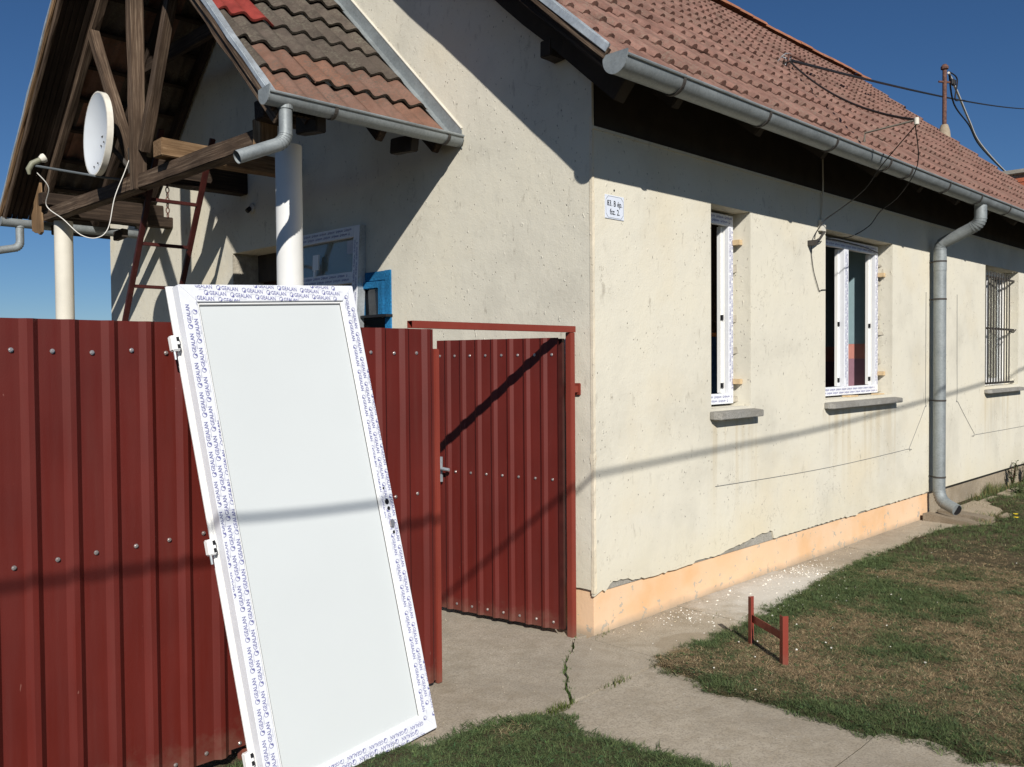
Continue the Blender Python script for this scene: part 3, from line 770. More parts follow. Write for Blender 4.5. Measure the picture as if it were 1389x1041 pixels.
for z in (.42, 1.18, 2.18, 2.55): MB().tube([(DX, -.1, z - .008), (DX, -.1, z + .008)], .062, 20).build('clamp', BOLT, dp); MB().box(DX - .008, DX + .008, -.05, .0, z - .006, z + .006).build('clamp', BOLT, dp)
MB().tube([(DX, -.1, 1.62), (DX, -.1, 1.64)], .0595, 20).build('joint_ring', ZN, dp, smooth=True)
MB().tube([(DX, -.1, 2.46), (DX, -.1, 2.62)], .0605, 20).build('sleeve', ZN, dp, smooth=True)
# mast near the far verge and brick chimney behind it
mx, my = 11.72, 2.06
mast = thing('mast_pipe', (mx, my, z0r(my)), 'rusty vertical service mast with small cap standing near the end of the tiled roof', 'mast')
MB().tube([(mx, my, z0r(my)), (mx, my, 6.42)], .034, 12).build('pole', RUST, mast, smooth=True)
MB().tube([(mx, my, 6.42), (mx, my, 6.46), (mx, my, 6.50)], [.060, .062, .03], 12).build('cap', RUST, mast, smooth=True)
MB().tube([(mx, my, z0r(my) - .05), (mx, my, z0r(my) + .06), (mx, my, z0r(my) + .12), (mx, my, z0r(my) + .18)], [.10, .09, .075, .055], 14).build('collar', GREYPL, mast, smooth=True)
MB().tube([(mx - .12, my + .05, 6.2), (mx + .22, my - .1, 6.22)], .018, 6).build('cross_arm', RUST, mast)
for q, dx in enumerate((.2, .12)):
    MB().tube([(mx + dx, my - .08, 6.18), (mx + dx, my - .08, 6.26)], .035, 10).build('insulator', BLACK, mast, smooth=True)
chm = thing('chimney', (12.55, 1.45, 0), 'red brick chimney with concrete cap behind the far end of the roof', 'chimney')
MB().box(12.24, 12.80, .9, 1.36, -.1, 4.6).build('chimney_shaft', MORTAR, chm)
cy0 = 4.0; k = 0
bme = MB().box(-.12, .12, -.0125, .0125, -.031, .031); bm_ = shared(bme, 'brick', BRICK)
for z in np.arange(3.9, 4.56, .075):
    for i in range(2):
        off = .06 if k % 2 else 0
        link('brick', bm_, chm, Matrix.Translation((12.38 + i * .27 + off * (1 if i == 0 else .3), .89, z)))
        link('brick', bm_, chm, Matrix.Translation((12.23, 1.02 + i * .24 - off * (0 if i == 0 else .3), z)) @ Matrix.Rotation(R(90), 4, 'Z') @ Matrix.Scale(.9, 4, (1, 0, 0)))
    k += 1
MB().box(12.16, 12.88, .82, 1.44, 4.6, 4.67).build('cap', MORTAR, chm, bevel=.008)

# ------------------------------------------------------------------ porch
porch = thing('porch', (-.95, RY, 0), 'open timber porch with king post truss on round white columns', 'porch')
PSL = .97; pc = 1 / math.hypot(1, PSL); ps = PSL * pc
pz = lambda y: 3.08 + PSL * (y - 1.2)
pz2 = lambda y: pz(2 * RY - y)
PV = -1.33
for y, mt in ((1.68, COLP), (5.72, COLG)):
    c = MB().tube([(-.95, y, 0), (-.95, y, 2.965)], .082, 28).build('column', mt, porch, smooth=True)
# tie beam, king post, braces
beam('tie_beam', (-1.03, 1.80, 3.025), (-1.03, 5.86, 3.025), .11, .115, WOODM, porch)
beam('king_post', (-1.06, 3.70, 2.955), (-1.06, 3.74, pz(RY) - .17), .10, .092, WOODM, porch, up=(0, 1, 0))
beam('brace', (-1.045, 3.80, 3.12), (-1.045, 4.62, 4.42), .085, .075, WOODM, porch, up=(1, 0, 0))
beam('brace', (-1.045, 3.62, 3.25), (-1.045, 3.03, 4.42), .085, .075, WOODM, porch, up=(1, 0, 0))
beam('block', (-1.05, 1.79, 2.94), (-1.05, 1.79, 3.13), .10, .12, WOODL, porch, up=(1, 0, 0))
beam('wall_plate', (-1.15, 1.68, 3.155), (-.78, 1.68, 3.155), .12, .12, WOODD, porch)
beam('wall_plate', (-1.15, 5.72, 3.155), (-.0, 5.72, 3.155), .12, .12, WOODD, porch)
beam('wall_plate', (-.97, 5.50, 3.02), (-.0, 5.50, 3.02), .10, .10, WOODD, porch)
beam('cross_beam', (-.98, 4.0, 3.19), (-.0, 4.0, 3.19), .14, .19, WOODD, porch)
beam('stub_beam', (-1.16, 3.12, 3.17), (-.0, 3.12, 3.17), .15, .13, WOODL, porch)
for x in (-1.03, -.52, -.06):
    for f, a, b in ((pz, 1.28, RY), (pz2, 2 * RY - 1.28, RY)):
        beam('rafter', (x, a, f(a) - .125), (x, b, f(b) - .125), .06, .09, WOODD if x > -1 else WOODM, porch)
beam('collar_tie', (-.52, 2.6, 4.3), (-.52, 4.8, 4.3), .05, .12, WOODD, porch)
# vertical plank at the far corner
mb = MB(); pts = [(5.82, 2.86), (5.88, 2.84), (5.93, 2.86), (6.0, 2.87), (6.09, 2.90), (6.10, 3.05), (6.03, 3.12), (6.01, 3.3), (5.99, 3.50), (5.86, 3.50), (5.84, 3.2)]
mb.prism([(a, b) for a, b in pts], lambda u, v, t: (t, u, v), -1.115, -1.09)
M, ln = frame((-1.1, 5.95, 2.8), (-1.1, 5.95, 3.6), (1, 0, 0)); mi_ = M.inverted(); mb.v = [tuple(mi_ @ Vector(v)) for v in mb.v]
mb.build('plank', WOODL, porch, mw=M, bevel=.003)
# battens and soffit boards
for sd, f in ((1, pz), (-1, pz2)):
    k = 0; s_ = .06
    while s_ < (RY - 1.2) / pc:
        y = 1.2 + s_ * pc; y = y if sd == 1 else 2 * RY - y
        beam('batten', (PV + .03, y, f(y) - .05), (-.01, y, f(y) - .05), .04, .025, WOODD, porch, up=(0, -sd * ps, pc)); s_ += .335
    for i in range(6):
        x = PV + .04 + i * .048
        a = 1.22; y0_ = a if sd == 1 else 2 * RY - a
        beam('soffit_board', (x, y0_, f(y0_) - .075 - rnd.uniform(0, .008)), (x, RY, f(RY) - .075), .044, .015, WOODD, porch, rough=False, bev=.002)
    y0_ = 1.16 if sd == 1 else 2 * RY - 1.16
    beam('barge_board', (PV, y0_ , f(y0_) - .075), (PV, RY, f(RY) - .075), .024, .085, WOODM, porch)
    beam('barge_board', (PV - .02, y0_, f(y0_) - .022), (PV - .02, RY, f(RY) - .022), .022, .05, WOODM if sd == 1 else WOODL, porch)
    beam('verge_strip', (PV - .012, y0_, f(y0_) + .028), (PV - .012, RY, f(RY) + .028), .05, .04, ZNL, porch)
# porch tiles
proof = MB().box(PV + .02, -.02, RY - .03, RY + .03, pz(RY) - .1, pz(RY) - .04).build('roof', WOODD, porch)
PW, PE = .292, .335
pt = tile_mesh(PW + .004, PE + .06, 2, .034, 0, .015, .034, wavy=True)
MOSS = plain('mossy_tile_edge', (.04, .033, .024), .95, .35, 40, bump=.004, bs=90)
pd, po_, pr_ = shared(pt, 'tile', TD, MOSS), shared(pt, 'tile', TO, MOSS), shared(pt, 'tile', TR)
ph_ = tile_mesh(PW / 2, PE + .06, 1, .034, 0, .015, .034, wavy=True)
HALF = {pd: shared(ph_, 'tile', TD, MOSS), po_: shared(ph_, 'tile', TO, MOSS), pr_: shared(ph_, 'tile', TR)}
nr = int((RY - 1.2) / pc / PE) + 1
for sd in (1, -1):
    for r_ in range(nr):
        for c_ in range(5):
            x = -.045 - (c_ + 1) * PW + (.0 if r_ % 2 else .0)
            s_ = r_ * PE; y = 1.19 + s_ * pc; ln = min(1, (RY - y) / pc / (PE + .06))
            if ln < .2: continue
            xs_ = 1.0
            half = x < PV + .01
            if half: xs_ = (x + PW - PV - .015) / (PW / 2); x = PV + .015
            if xs_ < .15: continue
            me = pd
            if sd == 1:
                if r_ == 0: me = po_
                if r_ == 1 and c_ < 4: me = po_
                if r_ == 2 and c_ < 0: me = po_
                if r_ == 3 and c_ >= 3: me = pr_
            elif rnd.random() < .3: me = po_
            z = pz(y) - .02
            M = slope_matrix(x, y + rnd.uniform(-.008, .008), z + rnd.uniform(0, .006), ps, pc, rnd.uniform(-.014, .014), rnd.uniform(-.012, .012), ln) @ Matrix.Diagonal((xs_, 1, 1, 1))
            if sd == -1: M = Matrix.Translation((0, 2 * RY, 0)) @ Matrix.Diagonal((1, -1, 1, 1)) @ M
            link('tile', HALF[me] if half else me, proof, M)
x = PV
while x < -.1: link('ridge_tile', rme, proof, Matrix.Translation((x, RY, pz(RY) + .0))); x += .38
# flashing against the gable wall
for sd in (1, -1):
    fy = (lambda y: y) if sd == 1 else (lambda y: 2 * RY - y)
    a = [(fy(1.10), pz(1.10) + .02), (fy(RY), pz(RY) + .02), (fy(RY), pz(RY) + .155), (fy(1.10), pz(1.10) + .14)]
    MB().prism(a, lambda u, v, t: (t, u, v), -.008, -.002).build('flashing', ZN, porch)
    M, ln = frame((-.03, fy(1.13), pz(1.13) + .035), (-.03, fy(RY), pz(RY) + .035))
    MB().box(0, ln, -.026, .03, -.002, .002).build('flashing', ZN, porch, mw=M)
    MB().tube([(-.004, fy(1.10), pz(1.10) + .15), (-.004, fy(RY), pz(RY) + .165)], .009, 6).build('flashing_seal', COLG, porch)
# porch gutters and spouts
PGY, PGZ, PGR = 1.125, 3.07, .056
pg = gutter(-1.43, -.02, PGY, PGZ, PGR, 'gutter', porch); endcap(-1.43, PGY, PGZ, PGR, pg, tip=.03); endcap(-.02, PGY, PGZ, PGR, pg)
for x in (-1.0, -.14): strap(x, PGY, PGZ, PGR, pg)
for x in (-1.02, -.32): beam('gutter_block', (x, 1.2, 3.0), (x, 1.42, 3.02), .07, .1, TAR, porch)
def spout(x, y, ztop, drop, vec, parent):
    a = Vector((x, y, ztop)); b = a + Vector((0, 0, -drop)); c = b + Vector(vec)
    pts = arc(a, b, c, .06, 6)
    sp = MB().tube([a] + pts + [c], .037, 18, cap=False).build('spout', ZN, parent, smooth=True)
    MB().tube([a] + pts + [c - Vector(vec).normalized() * .0005], .0345, 18, cap=False).build('spout_lining', ZN, sp, smooth=True)
    for i in (1, 2, 3, 4, 5): MB().tube([pts[i] - (pts[i + 1] - pts[i - 1]).normalized() * .003, pts[i] + (pts[i + 1] - pts[i - 1]).normalized() * .003], .0395, 18).build('elbow_crease', ZN, sp)
    MB().tube([a - Vector((0, 0, .01)), a + Vector((0, 0, .02))], .042, 18, cap=False).build('outlet', ZN, sp)
spout(-1.30, PGY, 3.02, .19, (-.285, .02, -.125), pg)
FY = 2 * RY - PGY
pg2 = gutter(-1.36, -.02, 6.20, 2.99, .056, 'gutter', porch, flip=-1); endcap(-1.36, 6.20, 2.99, .056, pg2, flip=-1)
for x in (-.9, -.3): beam('gutter_block', (x, 5.9, 2.94), (x, 6.14, 2.93), .06, .09, TAR2, porch)
spout(-1.19, 6.2, 2.945, .2, (-.30, 0, -.07), pg2)
# lamp socket on wall, small clutter
lm = thing('wall_lamp_socket', (-.01, 3.85, 2.93), 'small round lamp socket without bulb on the shaded wall under the porch', 'lamp')
MB().tube([(-.0005, 3.85, 2.96), (-.02, 3.85, 2.96), (-.025, 3.85, 2.96)], [.045, .045, .03], 14).build('base', COLG, lm, smooth=True)
MB().tube([(-.026, 3.85, 2.96), (-.06, 3.85, 2.93)], .02, 12).build('socket', BLACK, lm, smooth=True)
ch = thing('chain', (-.73, 3.95, 3.08), 'short rusty chain hanging from the dark cross beam', 'chain')
for i in range(7):
    z = 3.08 - i * .042; pts = [(-.73 + (.014 * math.cos(t) if i % 2 else 0), 3.93 + (0 if i % 2 else .014 * math.cos(t)), z + .024 * math.sin(t)) for t in [2 * math.pi * k / 10 for k in range(11)]]
    MB().tube(pts, .0045, 6, cap=False).build('link', RUST, ch, smooth=True)
# ladder
la = thing('ladder', (-.68, 5.47, 0), 'dark red metal ladder leaning up into the porch roof', 'ladder')
ly = lambda z: 4.42 - .53 * (z - 1.98)
for x in (-.90, -.47): beam('rail', (x, ly(0), 0), (x, ly(3.45), 3.45), .042, .03, REDD, la, up=(0, 1, 0), rough=False, bev=.002)
z = .22
while z < 3.4:
    beam('rung', (-.879, ly(z), z), (-.491, ly(z), z), .028, .028, REDD, la, rough=False, bev=.002); z += .34
# satellite dish
dsh = thing('satellite_dish', (-1.05, 3.95, 3.2), 'white oval satellite dish mounted on the porch tie beam', 'satellite dish')
dc = Vector((-1.29, 3.95, 3.405)); dn = Vector((-.985, .04, .03)).normalized(); dv = Vector((0, 0, 1)); du = dn.cross(dv).normalized() * -1; dv = dn.cross(du).normalized(); dv = dv if dv.z > 0 else -dv
mb = MB(); nr_, na = 7, 36; vs = []; fs = []
for off in (0, -.006):
    for i in range(nr_ + 1):
        rr = i / nr_
        for k in range(na):
            t = 2 * math.pi * k / na; vs.append(dc + du * (.272 * rr * math.cos(t)) + dv * (.315 * rr * math.sin(t)) + dn * (.055 * rr * rr - .055 + off))
T = (nr_ + 1) * na
for o_ in (0, T):
    for i in range(nr_):
        for k in range(na): fs.append((o_ + i * na + k, o_ + i * na + (k + 1) % na, o_ + (i + 1) * na + (k + 1) % na, o_ + (i + 1) * na + k))
for k in range(na): fs.append((nr_ * na + k, nr_ * na + (k + 1) % na, T + nr_ * na + (k + 1) % na, T + nr_ * na + k))
mb.add(vs, fs); mb.build('reflector', DISHM, dsh, smooth=True, weld=True)
mb = MB(); vs = []; fs = []
for k in range(na):
    t = 2 * math.pi * k / na; e = dc + du * (.272 * math.cos(t)) + dv * (.315 * math.sin(t)); e2 = dc + du * (.284 * math.cos(t)) + dv * (.327 * math.sin(t))
    vs += [e + dn * .001, e2 + dn * .0, e2 - dn * .045, e - dn * .045]
for k in range(na):
    for q in range(3): j = (k + 1) % na; fs.append((k * 4 + q, k * 4 + q + 1, j * 4 + q + 1, j * 4 + q))
mb.add(vs, fs); mb.build('rim', DISHR, dsh, smooth=True)
for a, b in ((.01, -.088), (.08, -.072), (-.04, -.25), (.03, -.232)):
    q = dc + du * a + dv * b - dn * .05 + dn * .055 * ((a / .272) ** 2 + (b / .30) ** 2); MB().tube([q, q + dn * .006], .007, 8).build('bolt', BOLT, dsh)
ab = dc - dv * .33 - dn * .03; ae = Vector((-1.71, 4.0, 3.10))
MB().tube([ab + Vector((.16, 0, .0)), ab, ae], .0095, 8).build('arm', GREYM, dsh)
MB().tube([dc - dn * .06, dc - dn * .14 - Vector((0, 0, .1)), (-1.05, 3.82, 3.12)], .02, 8).build('mount', BOLT, dsh)
MB().box(-1.10, -1.07, 3.74, 3.80, 3.1, 3.3).build('mount_plate', BOLT, dsh)
lnb = Vector((-1.715, 4.0, 3.125)); ld = (dc - lnb).normalized()
MB().tube([lnb + ld * .045, lnb + ld * .07, lnb + ld * .085], [.022, .034, .033], 14).build('feed_horn', COLG, dsh, smooth=True)
MB().tube([lnb + ld * .044, lnb - ld * .02, lnb - ld * .05 + Vector((0, 0, -.03)), lnb - ld * .045 + Vector((0, 0, -.07))], [.02, .022, .02, .01], 12).build('receiver', plain('olive_plastic', (.2, .2, .14), .5, .1), dsh, smooth=True)
def smooth_path(pts, n=8):
    P = [Vector(p) for p in pts]; out = []
    for i in range(len(P) - 1):
        p0, p1, p2, p3 = P[max(0, i - 1)], P[i], P[i + 1], P[min(len(P) - 1, i + 2)]
        for k in range(n):
            t = k / n; out.append(.5 * ((2 * p1) + (-p0 + p2) * t + (2 * p0 - 5 * p1 + 4 * p2 - p3) * t * t + (-p0 + 3 * p1 - 3 * p2 + p3) * t ** 3))
    return out + [P[-1]]
cp = smooth_path([(-1.70, 4.0, 3.05), (-1.62, 4.0, 2.95), (-1.60, 4.12, 2.83), (-1.52, 4.0, 2.72), (-1.43, 3.9, 2.60), (-1.33, 3.85, 2.58), (-1.25, 3.83, 2.66), (-1.2, 3.82, 2.9), (-1.13, 3.8, 3.1), (-1.1, 3.78, 3.2)])
cb = MB().tube(cp, .0036, 6).build('coaxial_cable', CABW, dsh, smooth=True)

# leaning white door unit with top light, under the porch
du_ = thing('door_frame_unit', (-.2, 2.6, 0), 'tall white plastic frame with glazed top light leaning beside the blue window', 'window frame')
tilt = math.atan2(.15, 2.62)
A = Vector((-.205, 2.185, 0.0)); eu = Vector((0, 1, 0)); ev_ = Vector((math.sin(tilt), 0, math.cos(tilt))); en_ = Vector((-math.cos(tilt), 0, math.sin(tilt)))
HU, WU = 2.63, .98
def up(a0, a1, b0, b1, nm, mt, c0=-.07, c1=0): return MB().fbox(A, eu, ev_, en_, a0, a1, b0, b1, c0, c1).build(nm, mt, du_, bevel=.002 if mt is FILM else 0)
up(0, .075, 0, HU, 'frame_stile', FILM, c0=-.004); up(.0, .075, 0, HU, 'frame_rebate', ZNL, c1=-.005)
up(WU - .075, WU, 0, HU, 'frame_stile', FILM); up(.076, WU - .076, HU - .085, HU, 'frame_rail', FILM)
up(.076, WU - .076, HU - .43, HU - .345, 'transom', FILM); up(.076, WU - .076, 0, .1, 'frame_rail', FILM)
up(.076, WU - .076, HU - .344, HU - .086, 'pane', GLASS, -.04, -.034); up(.076, WU - .076, .1, HU - .431, 'pane', GLASS, -.04, -.034)
up(.52, .60, HU - .30, HU - .18, 'hinge_plate', PVC, .001, .012); up(.56, .585, HU - .35, HU - .30, 'hinge_plate', PVC, .001, .012)
up(.12, .2, HU - .20, HU - .1, 'sticker', INKG, -.033, -.0325)
for bb, ph in ((HU - .043, .2), (HU - .388, .6)):
    film_print(lambda a, b, bb=bb: tuple(A + eu * (WU - a) + ev_ * (bb + b) + en_ * .0012), .08, WU - .08, [.018, -.014], du_, phase=ph, small=True)
film_print(lambda a, b: tuple(A + eu * (.037 - b) + ev_ * a + en_ * .0012), .3, HU - .08, [.014, -.014], du_, phase=.4, small=True)

# ------------------------------------------------------------------ fence and gate
def sheet(o, a, nrm, x0, x1, z0, z1, per, ph, dep=.016, pan=.55, t=.0012):
    """trapezoid ribs: pan, slope, crest, slope; returns builder in world space"""
    o, a, nrm = Vector(o), Vector(a), Vector(nrm); pts = []
    k = math.floor((x0 - ph) / per) - 1
    w_s = .155 * per; w_c = per * (1 - pan) - 2 * w_s
    seq = []
    while ph + k * per < x1 + per:
        b = ph + k * per
        seq += [(b, 0), (b + pan * per, 0), (b + pan * per + w_s, dep), (b + pan * per + w_s + w_c, dep)]; k += 1
    def hgt(x):
        for (xa, ha), (xb, hb) in zip(seq, seq[1:]):
            if xa <= x <= xb: return ha + (hb - ha) * (x - xa) / (xb - xa)
        return 0
    xs_ = [x0] + [x for x, h in seq if x0 < x < x1] + [x1]
    zs = [z0, z1]; nz = 9; zs = [z0 + (z1 - z0) * i / nz for i in range(nz + 1)]
    mb = MB(); vs = []
    for off in (0, -t):
        for x in xs_:
            for z in zs:
                wob = .0022 * mnoise.noise(Vector((x * 3, z * 2, o.y))) if z not in (z0,) else 0
                vs.append(o + a * x + nrm * (hgt(x) + off + wob) + Vector((0, 0, z)))
    m = len(zs); n = len(xs_); T = n * m; fs = []
    for i in range(n - 1):
        for j in range(m - 1):
            q = (i * m + j, (i + 1) * m + j, (i + 1) * m + j + 1, i * m + j + 1); fs += [q, tuple(T + e for e in reversed(q))]
        for j in (0, m - 1): fs.append((i * m + j, (i + 1) * m + j, T + (i + 1) * m + j, T + i * m + j))
    for i in (0, n - 1):
        for j in range(m - 1): fs.append((i * m + j, i * m + j + 1, T + i * m + j + 1, T + i * m + j))
    return mb.add(vs, fs)
def screw_mesh():
    mb = MB(); mb.tube([(0, 0, 0), (0, 0, .002)], .0082, 14); mb.tube([(0, 0, .002), (0, 0, .0065)], .0048, 6); return shared(mb, 'screw', STEEL)
SCM = screw_mesh()
def screw(p, nrm, par):
    n_ = Vector(nrm).normalized(); Q = n_.to_track_quat('Z', 'Y').to_matrix().to_4x4()
    link('screw', SCM, par, Matrix.Translation(Vector(p) + n_ * .0015) @ Q @ Matrix.Rotation(random.random() * 3, 4, 'Z'))
fence = thing('fence', (-3.5, .08, 0), 'tall fence of ribbed dark red metal sheets behind the leaning door', 'fence')
PER = .136; FP = -1.232 - .045     # pan begins
xr = -1.130; x1s = xr
for i in range(5):
    x0s = xr - 1.088 * (i + 1)
    sheet((0, .08, 0), (1, 0, 0), (0, -1, 0), x0s - (.02 if i < 4 else 0), x1s, .028 - .02 * (x1s < -2), 1.76 + .002 * (i % 2), PER, FP, .019).build('fence_sheet', RED, fence) if i % 2 == 0 else \
        sheet((0, .0822, 0), (1, 0, 0), (0, -1, 0), x0s - .02, x1s, .01, 1.761, PER, FP, .019).build('fence_sheet', RED, fence)
    x1s = x0s
k = 0
while True:
    x = -1.232 - PER * k
    if x < -6.4: break
    for z in (1.648, .965 - .012 * k * .136 * 2.6, .05): screw((x + random.uniform(-.006, .006), .08, z + random.uniform(-.006, .006)), (0, -1, 0), fence)
    k += 1
for z in (1.65, .95, .09): MB().box(-6.5, -1.135, .086, .12, z - .02, z + .02).build('rail', REDP, fence)
for x in (-6.4, -4.9, -3.2, -2.15): MB().box(x, x + .04, .121, .16, -.1, 1.72).build('post', REDP, fence)

gate = thing('gate', (-.6, .1, 0), 'red ribbed metal pedestrian gate standing open inwards beside the house corner', 'gate')
MB().box(-1.112, -1.080, .088, .13, .0, 1.665).build('latch_post', REDP, gate, bevel=.004)
MB().box(-.098, -.058, .085, .125, -.02, 1.7635).build('hinge_post', REDP, gate, bevel=.003)
mb = MB()
xa, xb, ya, yb, za, zb, w = -1.252, -.052, .085, .125, 1.7645, 1.800, .003
mb.box(xa, xb, ya, ya + w, za, zb); mb.box(xa, xb, yb - w, yb, za, zb); mb.box(xa, xb, ya + w, yb - w, za, za + w); mb.box(xa, xb, ya + w, yb - w, zb - w, zb)
mb.box(xb - w, xb, ya + w, yb - w, za + w, zb - w); mb.build('header', REDP, gate)
MB().box(-.058, -.0, .1, .125, 1.415, 1.455).build('wall_lug', REDP, gate, bevel=.003)
MB().box(-.014, -.0, .09, .14, 1.40, 1.47).build('wall_lug', REDP, gate, bevel=.003)
ld_ = Vector((-.1775, .984, 0)).normalized(); ln_ = Vector((-ld_.y, ld_.x, 0)); H0 = Vector((-.098, .142, 0)); LW = .925
leaf = sheet(H0 + ln_ * .02, ld_, ln_, .012, LW, .035, 1.735, .1195, .0 + .03, .014).build('leaf', RED, gate)
q = lambda a0, a1, b0, b1, z0, z1, nm, mt: MB().fbox(H0, ld_, ln_, (0, 0, 1), a0, a1, b0, b1, z0, z1).build(nm, mt, leaf)
for z in (1.66, .93, .08): q(.05, LW - .01, -.02, .012, z - .02, z + .02, 'leaf_rail', REDP)
q(.012, .04, -.035, -.008, .03, 1.73, 'leaf_stile', REDD); q(LW - .005, LW + .022, -.02, .013, .09, 1.53, 'leaf_stile', GREYM)  # hinge-side stile coloured dark to read as the shaded gap by the post
for i in range(8):
    u = .03 + .033 + i * .1195
    if u > LW - .02: break
    for z in (1.637, .91, .075):
        if not (i == 7 and z < 1): screw(H0 + ln_ * .0205 + ld_ * u + Vector((0, 0, z)), ln_, leaf)
for z in (1.36, .28):
    MB().tube([H0 + Vector((.012, -.022, z - .05)), H0 + Vector((.012, -.022, z + .05))], .012, 10).build('hinge', REDP, gate)
# lock plate with lever
lk = q(LW - .052, LW - .016, .036, .046, .842, 1.0, 'lock_plate', ZNL)
q(LW - .048, LW - .02, .0465, .074, .918, .946, 'lever_hub', ZNL)
pp = [H0 + ld_ * (LW - .02) + ln_ * .07 + Vector((0, 0, .932)), H0 + ld_ * (LW - .06) + ln_ * .075 + Vector((0, 0, .932)), H0 + ld_ * (LW - .13) + ln_ * .07 + Vector((0, 0, .925))]
MB().tube(pp, [.011, .011, .010], 8).build('lever', ZNL, leaf, smooth=True)
q(LW - .038, LW - .030, .0462, .0472, .870, .893, 'keyhole', BLACK)

# ------------------------------------------------------------------ leaning white door
door = thing('door_leaf', (-1.9, -.4, 0), 'new white plastic door leaf with printed protective film leaning on the red fence', 'door')
dw = Vector((.99471581, .08757257, .05358634)); ds = Vector((-.07017113, .19891654, .97750101)).normalized(); dw = (dw - ds * dw.dot(ds)).normalized(); dnn = dw.cross(ds)
B0 = Vector((-2.32263, -.422845, -.02132)); DWD, DHT = .839, 1.963; FWd = .068
D = lambda a, b, c=0: tuple(B0 + dw * a + ds * b + dnn * c)
def dprism(poly, c0, c1, nm, mt, bev=.0): return MB().prism(poly, D, c0, c1).build(nm, mt, door, bevel=bev)
i_ = FWd
dprism([(0, 0), (i_, i_), (i_, DHT - i_), (0, DHT)], -.045, 0, 'frame_stile', FILM, .002)
dprism([(DWD, 0), (DWD, DHT), (DWD - i_, DHT - i_), (DWD - i_, i_)], -.045, 0, 'frame_stile', FILM, .002)
dprism([(0, DHT), (i_, DHT - i_), (DWD - i_, DHT - i_), (DWD, DHT)], -.045, 0, 'frame_rail', FILM, .002)
dprism([(0, 0), (DWD, 0), (DWD - i_, i_), (i_, i_)], -.045, 0, 'frame_rail', FILM, .002)
# glazing beads: bevelled strips and dark gasket line
for a0, a1, b0, b1 in ((i_, i_ + .010, i_, DHT - i_), (DWD - i_ - .010, DWD - i_, i_, DHT - i_), (i_ + .010, DWD - i_ - .010, DHT - i_ - .010, DHT - i_), (i_ + .010, DWD - i_ - .010, i_, i_ + .010)):
    dprism([(a0, b0), (a1, b0), (a1, b1), (a0, b1)], -.02, -.008, 'glazing_bead', PVC, .002)
j_ = i_ + .010
for a0, a1, b0, b1 in ((j_, j_ + .003, j_, DHT - j_), (DWD - j_ - .0022, DWD - j_, j_, DHT - j_), (j_ + .003, DWD - j_ - .0022, DHT - j_ - .0035, DHT - j_)):
    dprism([(a0, b0), (a1, b0), (a1, b1), (a0, b1)], -.02, -.013, 'gasket', BEAD)
dprism([(j_, j_), (DWD - j_, j_), (DWD - j_, DHT - j_), (j_, DHT - j_)], -.036, -.016, 'panel', PANEL)
# side rebates
def ring(e, c0, c1, nm, mt, bev=.0015):
    t = .05
    for poly in ([(-e, -e), (t, t), (t, DHT - t), (-e, DHT + e)], [(DWD + e, -e), (DWD + e, DHT + e), (DWD - t, DHT - t), (DWD - t, t)], [(-e, DHT + e), (t, DHT - t), (DWD - t, DHT - t), (DWD + e, DHT + e)], [(-e, -e), (DWD + e, -e), (DWD - t, t), (t, t)]):
        dprism(poly, c0, c1, nm, mt, bev)
ring(-.006, -.0525, -.0455, 'edge_groove', BEAD); ring(.0, -.066, -.053, 'edge_strip', PVC); ring(.010, -.076, -.0665, 'edge_flange', PVC)
dprism([(.05, .05), (DWD - .05, .05), (DWD - .05, DHT - .05), (.05, DHT - .05)], -.076, -.04, 'back_panel', PANEL)
# printed film, reading direction turning round the frame as in the photograph
c_ = .0012
hw = FWd / 2; cl_ = (-hw + .002, hw - .002); RW = [.021 * k for k in range(-6, 7)]
film_print(lambda a, b: D(hw - b, a, c_), .03, DHT - .045, [.027 * k + .002 for k in range(-4, 5)], door, phase=.15, clip=cl_, slope=.02)
film_print(lambda a, b: D(DWD - hw + b, DHT - a, c_), .03, DHT - .045, [.027 * k - .006 for k in range(-4, 5)], door, phase=.55, clip=cl_, slope=.02)
film_print(lambda a, b: D(a, DHT - hw + b, c_), .06, DWD - .06, [.024 * k for k in range(-4, 5)], door, phase=.8, clip=cl_, slope=.085)
film_print(lambda a, b: D(DWD - a, hw - b, c_), .06, DWD - .06, [.024 * k for k in range(-4, 5)], door, phase=.35, clip=cl_, slope=.03)
# hinges on the left edge
for b in (DHT - .215, DHT * .5 + .0, .205):
    hz = dprism([(-.044, b - .029), (-.011, b - .029), (-.011, b + .029), (-.044, b + .029)], -.062, -.034, 'hinge', PVC, .004)
    MB().prism([(-.024, b - .022), (-.013, b - .022), (-.013, b - .006), (-.024, b - .006)], D, -.0339, -.0328).build('hinge_slot', BLACK, hz)
    MB().prism([(-.024, b + .006), (-.013, b + .006), (-.013, b + .022), (-.024, b + .022)], D, -.0339, -.0328).build('hinge_slot', BLACK, hz)
    MB().tube([D(-.034, b - .029, -.045), D(-.034, b - .062, -.045)], .0045, 8).build('hinge_pin', ZNL, hz)
# handle and lock drillings
for a, b, r_ in ((DWD - .045, 1.055, .0055), (DWD - .04, .995, .0125), (DWD - .037, .965, .009), (DWD - .034, .895, .016), (DWD - .033, .86, .0075)):
    hp_ = [D(a + r_ * math.cos(t) * .9, b + r_ * math.sin(t), .0018) for t in [2 * math.pi * k / 14 for k in range(14)]]
    MB().add(hp_, [tuple(range(14))]).build('drilled_hole', BLACK, door)
MB().prism([(DWD - .048, .885), (DWD - .03, .88), (DWD - .022, .905), (DWD - .03, .917), (DWD - .046, .912)], D, .002, .008).build('lock_cylinder', STEEL, door, bevel=.001)

